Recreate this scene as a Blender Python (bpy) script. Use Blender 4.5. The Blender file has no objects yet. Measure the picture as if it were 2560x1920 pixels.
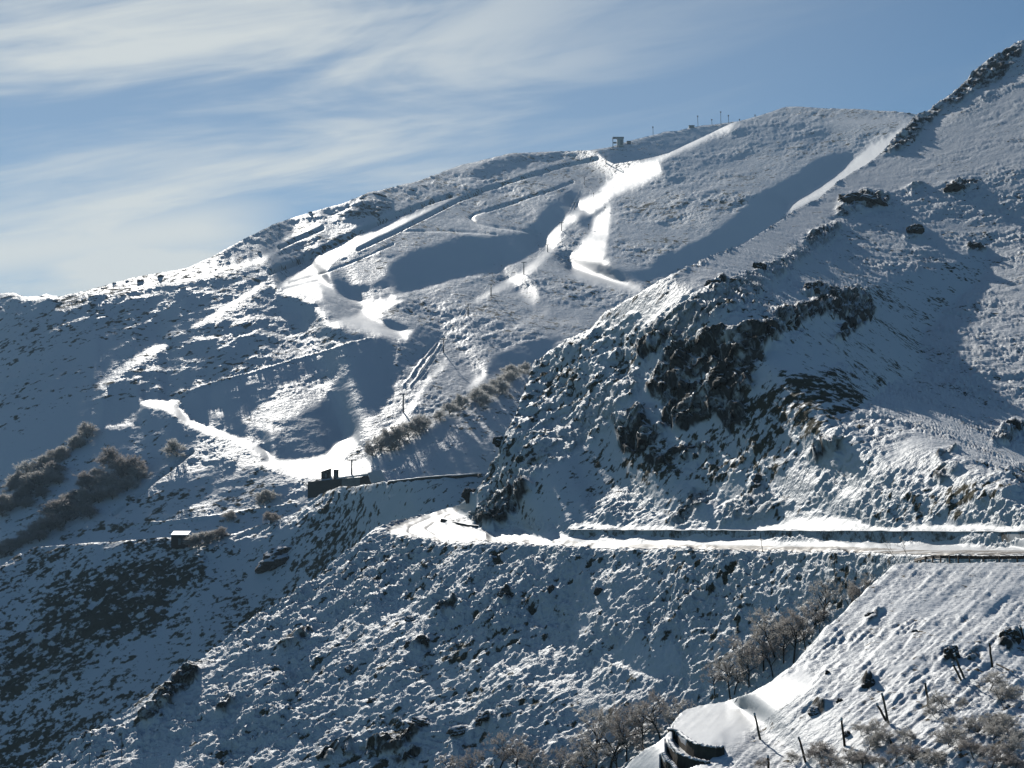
import bpy, bmesh, math, random
import numpy as np
from mathutils import Vector, Matrix

SC = bpy.context.scene
COL = SC.collection
rad = math.radians

# ------------------------------------------------------------------ camera
W0, H0 = 2560.0, 1920.0            # photograph size; pixel notes below use it
FPX = 4065.0                       # focal length in photograph pixels
HORIZ = 1200.0                     # row of the true horizon
PITCH = math.atan((HORIZ - H0 / 2) / FPX)
cam_d = bpy.data.cameras.new('camera')
cam_d.sensor_width = 36.0
cam_d.lens = 36.0 * FPX / W0
cam_d.clip_start = 0.5
cam_d.clip_end = 30000
cam = bpy.data.objects.new('camera', cam_d)
cam.rotation_euler = (math.pi / 2 + PITCH, 0, 0)
COL.objects.link(cam)
SC.camera = cam

# ------------------------------------------------------------------ sun, sky, exposure
SUN_AZ, SUN_EL = rad(-14.0), rad(25.0)      # azimuth from +Y, positive to the right
SUN = np.array([math.sin(SUN_AZ) * math.cos(SUN_EL), math.cos(SUN_AZ) * math.cos(SUN_EL), math.sin(SUN_EL)])
sun_d = bpy.data.lights.new('sun', 'SUN')
sun_d.energy = 5.0
sun_d.angle = rad(0.55)
sun_d.color = (1.0, 0.955, 0.88)
sun = bpy.data.objects.new('sun', sun_d)
sun.rotation_euler = Vector(-SUN).to_track_quat('-Z', 'Y').to_euler()
sun.location = (-200, 600, 500)
COL.objects.link(sun)

SC.view_settings.view_transform = 'Standard'
SC.view_settings.look = 'None'
SC.view_settings.gamma = 1.0
SC.view_settings.use_curve_mapping = False
SC.view_settings.exposure = 0.2
SC.cycles.use_denoising = True
SC.cycles.max_bounces = 6
SC.cycles.diffuse_bounces = 0
SC.cycles.volume_bounces = 0
SC.cycles.transparent_max_bounces = 8


class NT:
    """tiny node-tree helper"""
    def __init__(self, tree):
        self.t = tree
        tree.nodes.clear()

    def n(self, kind, **kw):
        nd = self.t.nodes.new(kind)
        for k, v in kw.items():
            if k.startswith('i_'):
                key = k[2:]
                key = int(key) if key.isdigit() else key.replace('_', ' ')
                self.set(nd.inputs[key], v)
            else:
                setattr(nd, k, v)
        return nd

    def set(self, sock, v):
        if isinstance(v, bpy.types.NodeSocket):
            self.t.links.new(v, sock)
        else:
            if isinstance(v, (tuple, list)) and len(v) == 3 and sock.type == 'RGBA':
                v = (*v, 1.0)
            sock.default_value = v

    def math(self, op, a, b=0.0, clamp=False, c=None):
        nd = self.n('ShaderNodeMath', operation=op, use_clamp=clamp)
        self.set(nd.inputs[0], a)
        self.set(nd.inputs[1], b)
        if c is not None:
            self.set(nd.inputs[2], c)
        return nd.outputs[0]

    def smooth(self, v, lo, hi, a=0.0, b=1.0):
        nd = self.n('ShaderNodeMapRange', interpolation_type='SMOOTHSTEP')
        self.set(nd.inputs['Value'], v)
        for k, x in (('From Min', lo), ('From Max', hi), ('To Min', a), ('To Max', b)):
            self.set(nd.inputs[k], x)
        return nd.outputs[0]

    def mix(self, f, a, b):
        nd = self.n('ShaderNodeMix', data_type='RGBA')
        self.set(nd.inputs[0], f)
        self.set(nd.inputs[6], a)
        self.set(nd.inputs[7], b)
        return nd.outputs[2]

    def noise(self, vec, scale, detail=3.0, rough=0.55, dist=0.0, lac=2.0):
        nd = self.n('ShaderNodeTexNoise')
        self.set(nd.inputs['Vector'], vec)
        for k, x in (('Scale', scale), ('Detail', detail), ('Roughness', rough), ('Distortion', dist), ('Lacunarity', lac)):
            self.set(nd.inputs[k], x)
        return nd.outputs[0]

    def comb(self, x, y, z):
        nd = self.n('ShaderNodeCombineXYZ')
        for i, v in enumerate((x, y, z)):
            self.set(nd.inputs[i], v)
        return nd.outputs[0]


def build_world():
    w = bpy.data.worlds.new('World')
    SC.world = w
    w.use_nodes = True
    t = NT(w.node_tree)
    sky = t.n('ShaderNodeTexSky', sky_type='NISHITA', sun_disc=False, sun_elevation=SUN_EL, sun_rotation=SUN_AZ,
              altitude=2500.0, air_density=0.95, dust_density=0.10, ozone_density=1.0)
    co = t.n('ShaderNodeTexCoord').outputs['Generated']
    sep = t.n('ShaderNodeSeparateXYZ')
    t.set(sep.inputs[0], co)
    x, y, z = sep.outputs
    az = t.math('ARCTAN2', x, y)
    el = t.math('ARCSINE', z)
    # thin cirrus: long streaks, rising slowly to the right
    v = t.math('SUBTRACT', el, t.math('MULTIPLY', az, 0.16))
    p = t.comb(t.math('MULTIPLY', az, 3.2), t.math('MULTIPLY', v, 17.0), 0.37)
    n1 = t.noise(p, 1.0, 5.0, 0.55, 0.9)
    p2 = t.comb(t.math('MULTIPLY', az, 9.0), t.math('MULTIPLY', v, 70.0), 3.1)
    n2 = t.noise(p2, 1.0, 4.0, 0.6, 0.6)
    dn = t.n('ShaderNodeVectorMath', operation='DOT_PRODUCT')
    t.set(dn.inputs[0], co)
    dn.inputs[1].default_value = tuple(SUN)
    glow = t.smooth(dn.outputs['Value'], 0.86, 0.995)       # thin ice cloud shows most near the sun
    dens = t.math('ADD', t.math('MULTIPLY', n1, 1.0), t.math('MULTIPLY', t.math('SUBTRACT', n2, 0.5), 0.28))
    dens = t.math('ADD', dens, t.math('MULTIPLY', glow, 0.20))
    dens = t.math('MULTIPLY', t.smooth(dens, 0.50, 0.86), t.smooth(az, rad(9.0), rad(-9.0), .18, 1.0))
    dens = t.math('ADD', t.math('MULTIPLY', dens, .85), t.math('MULTIPLY', t.smooth(dn.outputs['Value'], 0.74, 0.97), 0.20), True)
    # low bank of stratus above the left shoulder of the ridge
    eb = t.math('SUBTRACT', v, rad(10.4))
    bank = t.math('POWER', 2.718, t.math('MULTIPLY', t.math('MULTIPLY', eb, eb), -1.0 / (2 * rad(0.85) ** 2)))
    bank = t.math('MULTIPLY', bank, t.smooth(az, rad(-5.5), rad(-11.0)))
    bank = t.math('MULTIPLY', bank, t.smooth(n1, 0.15, 0.5, .55, 1.0))
    dens = t.math('MAXIMUM', dens, t.math('MULTIPLY', bank, 1.0))
    # ice cloud scatters forwards: bright towards the sun, hardly visible elsewhere
    fwd = t.smooth(dn.outputs['Value'], 0.7, 0.95)
    cloud = t.mix(t.smooth(dn.outputs['Value'], 0.80, 0.965), (5.2, 5.8, 6.2), (12.4, 12.9, 12.5))
    tint = t.n('ShaderNodeMix', data_type='RGBA', blend_type='MULTIPLY')
    tint.inputs[0].default_value = 1.0
    t.set(tint.inputs[6], sky.outputs[0])
    t.set(tint.inputs[7], (0.66, 0.94, 1.08))
    col = t.mix(t.math('MULTIPLY', dens, t.math('MULTIPLY', fwd, 0.9, True)), tint.outputs[2], cloud)
    bg = t.n('ShaderNodeBackground')
    t.set(bg.inputs[0], col)
    bg.inputs[1].default_value = 0.05
    out = t.n('ShaderNodeOutputWorld')
    t.set(out.inputs[0], bg.outputs[0])


build_world()

# ------------------------------------------------------------------ pixels <-> directions
CP, SP = math.cos(PITCH), math.sin(PITCH)


def ray(px, py):
    a = (np.asarray(px, float) - W0 / 2) / FPX
    b = -(np.asarray(py, float) - H0 / 2) / FPX
    yy = CP - b * SP
    return a / yy, (SP + b * CP) / yy            # x/y and z/y of the viewing direction


REG = {'0': (0, 0, 1.15732), '1': (0, 600, .40687), '2': (700, 300, .40687), '3': (1500, 80, .4792),
       '4': (700, 800, .40687), '5': (1500, 700, .4792), '6': (0, 1200, .43394), '7': (800, 1300, .40687),
       '8': (1560, 1170, .45208), 'a': (740, 1120, .16275), 'b': (1500, 260, .18083), 'c': (1560, 1680, .15371),
       'd': (1880, 1560, .30741), 'e': (2160, 1290, .18083), 'f': (0, 1000, .25316), 'g': (1340, 380, .21696),
       'h': (1640, 1420, .28029), 'p': (0, 0, 1.0)}


def Z(code, *pts):
    """points noted in an enlarged detail of the photograph -> photograph pixels"""
    ox, oy, s = REG[code]
    return [(ox + x * s, oy + y * s) for x, y in pts]


# ------------------------------------------------------------------ numpy noise
_rng = np.random.RandomState(7)
_PERM = _rng.permutation(256).astype(np.int32)
_PERM = np.concatenate([_PERM, _PERM, _PERM])
_G = _rng.normal(size=(256, 3)).astype(np.float32)
_G /= np.linalg.norm(_G, axis=1)[:, None]


def perlin(x, y, z):
    xi = np.floor(x).astype(np.int32); yi = np.floor(y).astype(np.int32); zi = np.floor(z).astype(np.int32)
    xf = (x - xi).astype(np.float32); yf = (y - yi).astype(np.float32); zf = (z - zi).astype(np.float32)
    u = xf * xf * (3 - 2 * xf); v = yf * yf * (3 - 2 * yf); w = zf * zf * (3 - 2 * zf)
    xi &= 255; yi &= 255; zi &= 255
    r = 0.0
    for dx in (0, 1):
        wx = u if dx else 1 - u
        for dy in (0, 1):
            wy = v if dy else 1 - v
            for dz in (0, 1):
                wz = w if dz else 1 - w
                h = _PERM[_PERM[_PERM[(xi + dx) & 255] + ((yi + dy) & 255)] + ((zi + dz) & 255)]
                g = _G[h]
                r = r + wx * wy * wz * (g[..., 0] * (xf - dx) + g[..., 1] * (yf - dy) + g[..., 2] * (zf - dz))
    return r * 1.6


def fbm(x, y, z, octs=3, gain=0.5):
    a, s, f = 0.0, 1.0, 1.0
    for o in range(octs):
        a = a + s * perlin(x * f + 17.3 * o, y * f - 9.1 * o, z * f + 3.7 * o)
        s *= gain
        f *= 2.03
    return a


def inpoly(gx, gy, poly):
    c = np.zeros(gx.shape, bool)
    n = len(poly)
    for i in range(n):
        x0, y0 = poly[i]
        x1, y1 = poly[(i + 1) % n]
        if y0 == y1:
            continue
        cond = ((gy >= y0) != (gy >= y1)) & (gx < (x1 - x0) * (gy - y0) / (y1 - y0) + x0)
        c ^= cond
    return c


def segdist(gx, gy, line):
    d = np.full(gx.shape, 1e9)
    for (x0, y0), (x1, y1) in zip(line[:-1], line[1:]):
        vx, vy = x1 - x0, y1 - y0
        t = np.clip(((gx - x0) * vx + (gy - y0) * vy) / (vx * vx + vy * vy + 1e-9), 0, 1)
        d = np.minimum(d, np.hypot(gx - x0 - t * vx, gy - y0 - t * vy))
    return d


def blur(a, n):
    for _ in range(n):
        p = np.pad(a, 1, mode='edge')
        a = (p[:-2, 1:-1] + 2 * a + p[2:, 1:-1]) / 4
        p = np.pad(a, 1, mode='edge')
        a = (p[1:-1, :-2] + 2 * a + p[1:-1, 2:]) / 4
    return a


def bicubic(a, fx, fy):
    h, w = a.shape
    ix = np.clip(np.floor(fx).astype(int), 1, w - 3); iy = np.clip(np.floor(fy).astype(int), 1, h - 3)
    tx = fx - ix; ty = fy - iy

    def wt(t):
        return (1 - t) ** 3 / 6, (3 * t ** 3 - 6 * t ** 2 + 4) / 6, (-3 * t ** 3 + 3 * t ** 2 + 3 * t + 1) / 6, t ** 3 / 6
    wx, wy = wt(tx), wt(ty)
    r = 0.0
    for j in range(4):
        s = 0.0
        for i in range(4):
            s = s + wx[i] * a[iy + j - 1, ix + i - 1]
        r = r + wy[j] * s
    return r


def bilin(a, fx, fy):
    h, w = a.shape
    ix = np.clip(np.floor(fx).astype(int), 0, w - 2); iy = np.clip(np.floor(fy).astype(int), 0, h - 2)
    tx = np.clip(fx - ix, 0, 1); ty = np.clip(fy - iy, 0, 1)
    return (a[iy, ix] * (1 - tx) + a[iy, ix + 1] * tx) * (1 - ty) + (a[iy + 1, ix] * (1 - tx) + a[iy + 1, ix + 1] * tx) * ty


def tps(pts, gx, gy):
    P = np.array([(p[0], p[1]) for p in pts]) / 1000.0
    v = np.array([1.0 / p[2] for p in pts])
    n = len(P)
    d2 = ((P[:, None] - P[None]) ** 2).sum(-1)
    K = 0.5 * d2 * np.log(d2 + 1e-12) + np.eye(n) * 3e-3
    A = np.zeros((n + 3, n + 3))
    A[:n, :n] = K; A[:n, n] = 1; A[:n, n + 1:] = P; A[n, :n] = 1; A[n + 1:, :n] = P.T
    c = np.linalg.solve(A, np.concatenate([v, np.zeros(3)]))
    X, Y = gx / 1000.0, gy / 1000.0
    r = c[n] + c[n + 1] * X + c[n + 2] * Y
    for i in range(n):
        d2 = (X - P[i, 0]) ** 2 + (Y - P[i, 1]) ** 2
        r = r + c[i] * 0.5 * d2 * np.log(d2 + 1e-12)
    return 1.0 / np.maximum(r, 1 / 4000.0)


def interp_top(line):
    xs = np.array([p[0] for p in line], float); ys = np.array([p[1] for p in line], float)
    o = np.argsort(xs)
    return lambda x: np.interp(x, xs[o], ys[o])


MX0, MX1, MY1 = -150.0, 2710.0, 2020.0      # terrain is modelled a little past the picture's edges


class Layer:
    """One hillside. Its depth is solved from measured distances plus the steepness that each
    part must have against the sun (d = slope minus the sun's slope: >0 turned away, <0 lit)."""
    def __init__(self, name, top, y0, g, ctrl, d0, r0):
        self.name, self.top, self.g = name, interp_top(top), g
        self.xs = np.arange(MX0 - 4 * g, MX1 + 5 * g, g)
        self.ys = np.arange(y0, MY1 + 5 * g, g)
        self.gx, self.gy = np.meshgrid(self.xs, self.ys)
        self.L0 = np.log(tps(ctrl, self.gx, self.gy))
        self.d = np.full(self.gx.shape, float(d0))
        self.m = {'rough': np.full(self.gx.shape, float(r0)), 'rock': np.zeros(self.gx.shape),
                  'veg': np.full(self.gx.shape, 0.5), 'big': np.zeros(self.gx.shape)}
        self.wa = np.zeros(self.gx.shape)
        self.La = np.zeros(self.gx.shape)
        self.ws = np.ones(self.gx.shape)

    def fill(self, where, d=None, **kw):
        if d is not None:
            self.d[where] = d
        for k, v in kw.items():
            self.m[k][where] = v

    def poly(self, pts, d=None, **kw):
        self.fill(inpoly(self.gx, self.gy, pts), d, **kw)

    def line(self, pts, w, d=None, **kw):
        self.fill(segdist(self.gx, self.gy, pts) < w / 2, d, **kw)

    def anchor(self, pts, w=0.4):
        """strong depth anchors along a line of (px, py, distance)"""
        for (x0, y0, d0), (x1, y1, d1) in zip(pts[:-1], pts[1:]):
            n = int(max(abs(x1 - x0), abs(y1 - y0)) / self.g * 2) + 2
            for t in np.linspace(0, 1, n):
                i = int(round((y0 + (y1 - y0) * t - self.ys[0]) / self.g)); j = int(round((x0 + (x1 - x0) * t - self.xs[0]) / self.g))
                if 0 <= i < self.gx.shape[0] and 0 <= j < self.gx.shape[1]:
                    self.wa[i, j] = w
                    self.La[i, j] = -math.log((1 - t) / d0 + t / d1)

    def solve(self, wbase=4e-4, wshade=1.0, wbend=0.02, iters=260):
        x = None
        for st in (8, 4, 2, 1):                      # coarse to fine
            sl = (slice(None, None, st), slice(None, None, st))
            gx, gy = self.gx[sl], self.gy[sl]
            if x is None:
                x = self.L0[sl].copy()
            else:
                h, w = x.shape
                ii, jj = np.meshgrid(np.arange(gx.shape[0]) / 2.0, np.arange(gx.shape[1]) / 2.0, indexing='ij')
                x = bilin(x, np.minimum(jj, w - 1.001), np.minimum(ii, h - 1.001))
            d = blur(self.d, 2 * (st - 1) + 1)[sl]
            x = self._solve(gx, gy, self.g * st, d, self.L0[sl], self.wa[sl] * (st * st), self.La[sl], self.ws[sl], x,
                            wbase * st * st, wshade, wbend / (st * st), iters if st > 1 else max(160, iters // 2))
        self.L = x
        self.m['gloss'] = np.clip((-self.d - .13) / .10, 0, 1) * np.clip((.5 - self.m['rough']) / .25, 0, 1)     # sheen added to brighten smooth slopes that are turned to the sun
        for k in self.m:
            self.m[k] = blur(self.m[k], 1)

    def _solve(self, gx, gy, g, d, L0, wa, La, wsm, x, wbase, wshade, wbend, iters):
        te = math.tan(SUN_EL)
        rx, rz = ray(gx, gy)
        drx = g / FPX / (CP + SP * (gy - H0 / 2) / FPX)
        drz = np.abs(np.gradient(rz, axis=0))
        m = te + d
        vx = math.tan(SUN_AZ) - rx
        vz = m / math.cos(SUN_AZ) - rz
        vz = np.maximum(vz, np.interp(np.abs(vx), [.12, .30], [.07, -.15]))
        nv = np.hypot(vx, vz)
        nv = np.maximum(nv, 0.08)
        cx = vx / nv * (g / FPX) / drx
        cz = -vz / nv * (g / FPX) / drz              # rows run downwards
        tgt = (g / FPX) / nv
        top = self.top(gx)
        ws = np.where(gy >= top - g, 1.0, 0.02) * wshade * wsm
        ws = np.sqrt(ws)

        def dxf(a):
            r = np.zeros_like(a); r[:, :-1] = a[:, 1:] - a[:, :-1]; return r

        def dyf(a):
            r = np.zeros_like(a); r[:-1] = a[1:] - a[:-1]; return r

        def dxt(a):
            r = np.zeros_like(a); r[:, :-1] -= a[:, :-1]; r[:, 1:] += a[:, :-1]; return r

        def dyt(a):
            r = np.zeros_like(a); r[:-1] -= a[:-1]; r[1:] += a[:-1]; return r

        def A(L):
            s = ws * (cx * dxf(L) + cz * dyf(L))
            return s

        def AT(s):
            s = ws * s
            return dxt(cx * s) + dyt(cz * s)

        def bend(L):
            r = np.zeros_like(L)
            a = np.zeros_like(L); a[:, 1:-1] = L[:, 2:] - 2 * L[:, 1:-1] + L[:, :-2]
            r[:, 2:] += a[:, 1:-1]; r[:, 1:-1] -= 2 * a[:, 1:-1]; r[:, :-2] += a[:, 1:-1]
            a = np.zeros_like(L); a[1:-1] = L[2:] - 2 * L[1:-1] + L[:-2]
            r[2:] += a[1:-1]; r[1:-1] -= 2 * a[1:-1]; r[:-2] += a[1:-1]
            return r
        wb = wbase

        def op(L):
            return AT(A(L)) + wbend * bend(L) + wb * L + wa * L + 0.004 * (dxt(dxf(L)) + dyt(dyf(L)))
        E0 = 0.004 * (dxt(dxf(L0)) + dyt(dyf(L0)))
        b = AT(ws * tgt) + wb * L0 + wa * La + E0
        r = b - op(x)
        p = r.copy()
        rs = (r * r).sum()
        for it in range(iters):
            Ap = op(p)
            al = rs / (p * Ap).sum()
            x += al * p
            r -= al * Ap
            rn = (r * r).sum()
            if rn < 1e-12:
                break
            p = r + (rn / rs) * p
            rs = rn
        return x

    def at(self, px, py):
        px = np.asarray(px, float); py = np.asarray(py, float)
        D = np.exp(bicubic(self.L, (px - self.xs[0]) / self.g, (py - self.ys[0]) / self.g))
        return D

    def mask(self, k, px, py):
        return bilin(self.m[k], (px - self.xs[0]) / self.g, (py - self.ys[0]) / self.g)

    def mesh(self, pitch, bot, mat, disp, override=None, x0=MX0, x1=MX1, skirt=1.0, fine=None):
        xs = np.arange(x0, x1 + pitch, pitch)
        top = self.top(xs)
        bt = np.maximum(bot(xs), top + 6)
        ys = np.arange(top.min() - pitch, bt.max() + 2 * pitch, pitch)
        if fine:                                   # closer rows where the ground is seen edge-on
            fa, fb, fp = fine
            ys = np.concatenate([ys[ys < fa], np.arange(fa, fb, fp), ys[ys >= fb]])
        PX, PYr = np.meshgrid(xs, ys)
        PY = np.clip(PYr, top[None], bt[None])
        D = self.at(PX, PY)
        if override is not None:
            D = override(PX, PY, D)
        rx, rz = ray(PX, PY)
        P = np.stack([D * rx, D, D * rz], -1)
        jx = perlin(PX / 14, PY / 14, PX * 0 + 3.3) * 7
        jy = perlin(PX / 14, PY / 14, PX * 0 + 8.7) * 5
        M = {k: self.mask(k, PX + jx, PY + jy) for k in self.m}
        # local normal from the smooth surface
        gxv = np.gradient(P, axis=1); gyv = np.gradient(P, axis=0)
        N = np.cross(gyv, gxv)
        ln = np.linalg.norm(N, axis=-1, keepdims=True)
        N = np.where(ln > 1e-9, N / np.maximum(ln, 1e-9), np.array([0, 0, 1.0]))
        M['step'] = np.linalg.norm(gyv, axis=-1)
        dv, M = disp(P, M, PX, PY, N)
        P = P + dv
        h, w = PX.shape
        # skirts: the far side of the crest falls away
        q = ((PYr[:-1, :-1] < bt[None, :-1]) | (PYr[:-1, 1:] < bt[None, 1:])) & ((PYr[1:, :-1] > top[None, :-1]) | (PYr[1:, 1:] > top[None, 1:]))
        idx = np.arange(h * w).reshape(h, w)
        quads = np.stack([idx[:-1, :-1][q], idx[1:, :-1][q], idx[1:, 1:][q], idx[:-1, 1:][q]], -1)
        V = P.reshape(-1, 3)
        C = np.stack([M['veg'], M['rock'], M['rough'], M['gloss']], -1).reshape(-1, 4)
        if skirt > 0:
            ti = np.argmax(PYr >= top[None], axis=0)          # first live row of every column
            e = P[ti, np.arange(w)]
            cols = [idx[ti, np.arange(w)]]
            vs, cs = [V], [C]
            base = len(V)
            s = skirt * e[:, 1:2] / 1000.0
            for k, (bk, dr) in enumerate(((4, 0.6), (14, 3), (40, 12), (110, 45), (260, 130))):
                ev = e + np.concatenate([np.zeros_like(s), bk * s, -dr * s], 1)
                vs.append(ev)
                cs.append(C.reshape(h, w, 4)[ti, np.arange(w)])
                cols.append(base + np.arange(w))
                base += w
            sk = []
            for a, b in zip(cols[:-1], cols[1:]):
                sk.append(np.stack([a[:-1], a[1:], b[1:], b[:-1]], -1))
            quads = np.concatenate([quads] + sk)
            V = np.concatenate(vs); C = np.concatenate(cs)
        used = np.zeros(len(V), bool)
        used[quads.ravel()] = True
        remap = np.cumsum(used) - 1
        quads = remap[quads]
        V = V[used]; C = C[used]
        o = big_mesh(self.name, V, quads, mat, C)
        self.P, self.px0, self.pyr, self.pitch = P, xs[0], ys, pitch
        self.PXg, self.PYg = PX, PY
        self.tri = len(quads) * 2
        return o

    def on(self, px, py, dz=0.0):
        """the ground point that shows at a pixel"""
        j = int(np.clip(round((px - self.px0) / self.pitch), 0, self.P.shape[1] - 1))
        i = int(np.argmin(np.abs(self.pyr - py)))
        p = self.P[i, j]
        return Vector((float(p[0]), float(p[1]), float(p[2]) + dz))


def big_mesh(name, V, quads, mat, C=None):
    me = bpy.data.meshes.new(name)
    me.vertices.add(len(V))
    me.vertices.foreach_set('co', np.ascontiguousarray(V, np.float32).ravel())
    me.loops.add(len(quads) * 4)
    me.loops.foreach_set('vertex_index', np.ascontiguousarray(quads, np.int32).ravel())
    me.polygons.add(len(quads))
    me.polygons.foreach_set('loop_start', np.arange(0, len(quads) * 4, 4, dtype=np.int32))
    me.polygons.foreach_set('use_smooth', np.ones(len(quads), bool))
    me.update()
    if C is not None:
        at = me.attributes.new('cover', 'FLOAT_COLOR', 'POINT')
        at.data.foreach_set('color', np.ascontiguousarray(C, np.float32).ravel())
    me.materials.append(mat)
    o = bpy.data.objects.new(name, me)
    COL.objects.link(o)
    o['kind'] = 'structure'
    return o


# ------------------------------------------------------------------ materials
def new_mat(name):
    m = bpy.data.materials.new(name)
    m.use_nodes = True
    return m, NT(m.node_tree)


def snow_ground(name, size, bump=0.5, vegcol=(0.055, 0.050, 0.032), rockcol=(0.052, 0.048, 0.042)):
    """snow with tufts of grass and bare rock coming through; size = metres of the tufts"""
    m, t = new_mat(name)
    co = t.n('ShaderNodeTexCoord').outputs['Object']
    at = t.n('ShaderNodeAttribute', attribute_name='cover', attribute_type='GEOMETRY')
    sp = t.n('ShaderNodeSeparateColor')
    t.set(sp.inputs[0], at.outputs['Color'])
    veg, rock, rough = sp.outputs
    n1 = t.noise(co, 1.0 / size, 4.0, 0.62)
    n2 = t.noise(co, 0.28 / size, 3.0, 0.6)
    tuft = t.math('ADD', t.math('MULTIPLY', n1, 0.65), t.math('MULTIPLY', n2, 0.35))
    th = t.math('SUBTRACT', 0.72, t.math('MULTIPLY', veg, 0.30))
    vm = t.smooth(tuft, th, t.math('ADD', th, 0.07))
    snow_n = t.noise(co, 0.06 / size, 3.0, 0.5)
    snow = t.mix(snow_n, (0.74, 0.77, 0.80), (0.82, 0.83, 0.83))
    vcol = t.mix(t.noise(co, 0.5 / size, 2.0), vegcol, tuple(c * 2.0 for c in vegcol))
    rn = t.noise(co, 0.9 / size, 6.0, 0.7)
    rcol = t.mix(rn, tuple(c * 0.45 for c in rockcol), tuple(c * 2.6 for c in rockcol))
    c = t.mix(vm, snow, vcol)
    # snow lies on ledges of the rock, bare where it is steep
    geo = t.n('ShaderNodeNewGeometry')
    gs = t.n('ShaderNodeSeparateXYZ')
    t.set(gs.inputs[0], geo.outputs['Normal'])
    led = t.math('ADD', gs.outputs[2], t.math('MULTIPLY', t.math('SUBTRACT', rn, 0.5), 0.9))
    rm = t.math('MULTIPLY', t.smooth(rock, 0.25, 0.7), t.smooth(led, 1.0, 0.72))
    brk = t.smooth(t.noise(co, 0.22 / size, 4.0, 0.65, 0.6), 0.36, 0.53)
    rm = t.math('MULTIPLY', rm, brk)
    c = t.mix(rm, c, rcol)
    bn = t.math('ADD', t.math('MULTIPLY', n1, 1.0), t.math('MULTIPLY', t.noise(co, 2.6 / size, 3.0, 0.6), 0.5))
    bp = t.n('ShaderNodeBump')
    t.set(bp.inputs['Strength'], t.math('MULTIPLY', t.math('ADD', t.math('MULTIPLY', rough, 1.0), 0.05), bump, True))
    bp.inputs['Distance'].default_value = size * 0.5
    t.set(bp.inputs['Height'], bn)
    b = t.n('ShaderNodeBsdfPrincipled')
    t.set(b.inputs['Base Color'], c)
    t.set(b.inputs['Roughness'], t.math('ADD', 0.55, t.math('MULTIPLY', t.math('MAXIMUM', vm, rm), 0.4)))
    t.set(b.inputs['Specular IOR Level'], t.math('ADD', t.math('MULTIPLY', at.outputs['Alpha'], 0.16), 0.07))
    t.set(b.inputs['Normal'], bp.outputs[0])
    o = t.n('ShaderNodeOutputMaterial')
    t.set(o.inputs[0], b.outputs[0])
    return m


# ------------------------------------------------------------------ outlines of the hillsides (photograph pixels)
TOP_B = [(-150, 2090), (60, 1945)] + Z('6', (250, 1640), (430, 1510), (560, 1450), (700, 1340), (860, 1230), (960, 1160), (1040, 1090),
         (1120, 1060), (1200, 985), (1330, 900), (1450, 820), (1560, 745), (1700, 660), (1800, 590), (1900, 500), (2074, 360)) + \
        Z('a', (1230, 1225), (1400, 1170), (1600, 1115), (1900, 1040), (2212, 955)) + \
        Z('4', (1100, 1138), (1190, 1065), (1240, 1000), (1290, 900), (1360, 780), (1430, 640), (1490, 480), (1560, 275)) + \
        Z('2', (1640, 1440), (1760, 1350), (1900, 1290), (1990, 1190), (2100, 1120), (2212, 1060)) + \
        Z('3', (320, 1290), (450, 1230), (600, 1160), (720, 1120), (850, 1040), (960, 970), (1040, 915), (1130, 880),
          (1220, 800), (1320, 730), (1400, 690), (1500, 600), (1540, 545), (1600, 500), (1650, 440), (1720, 405), (1800, 350),
          (1880, 290), (1960, 200), (2030, 140), (2100, 115), (2160, 60), (2212, 40)) + [(2710, 10)]
TOP_A = [(-150, 2400), (1300, 2100), (1540, 1940)] + Z('c', (0, 1561), (100, 1450), (350, 1260), (520, 1170), (690, 1030), (780, 910),
         (800, 830), (900, 710), (1000, 620), (1250, 530), (1650, 480)) + \
        Z('h', (700, 1165), (860, 1105), (1030, 1010), (1200, 880), (1340, 750), (1500, 570), (1700, 380), (1900, 180), (2100, 10)) + \
        Z('e', (430, 685), (700, 650), (1300, 650), (2212, 640)) + [(2710, 1405)]
TOP_G = [(-150, 1495)] + Z('6', (0, 505), (110, 430), (210, 388), (450, 365), (600, 358), (1000, 328), (1090, 388), (1300, 320),
         (1500, 260), (1700, 190), (1790, 120), (1900, 55), (2074, 35)) + Z('4', (500, 1018), (560, 1010), (650, 1000), (1220, 945)) + \
        [(1300, 1180), (1500, 1170), (2710, 1170)]
TOP_F = [(-150, 745), (0, 748), (60, 752), (150, 744), (231, 722), (290, 706), (336, 694), (405, 680), (463, 671), (521, 648), (602, 602), (683, 561),
         (752, 538), (856, 509), (926, 480), (1030, 457), (1157, 411), (1273, 384), (1400, 378), (1458, 376), (1490, 375), (1515, 400),
         (1535, 410), (1600, 400), (1640, 391), (1672, 383), (1717, 361), (1771, 336), (1831, 307), (1900, 289), (1967, 266),
         (2025, 268), (2141, 273), (2222, 278), (2280, 284), (2400, 300), (2710, 330)]
TOP_H = [(1300, 390), (1440, 380), (1500, 372), (1528, 367), (1560, 357), (1590, 348), (1620, 341), (1643, 335), (1665, 329), (1690, 328),
         (1724, 320), (1753, 314), (1782, 311), (1833, 305), (1900, 302), (2000, 305)]
TOP_K = [(-150, 728), (0, 734), (30, 732), (60, 741), (100, 740), (116, 735), (150, 742), (180, 742), (300, 770), (400, 800)]

# ------------------------------------------------------------------ the hillsides: distances and slopes
SH, HF, TX, LT, BR = 0.015, 0.005, -0.10, -0.16, -0.26

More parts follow.
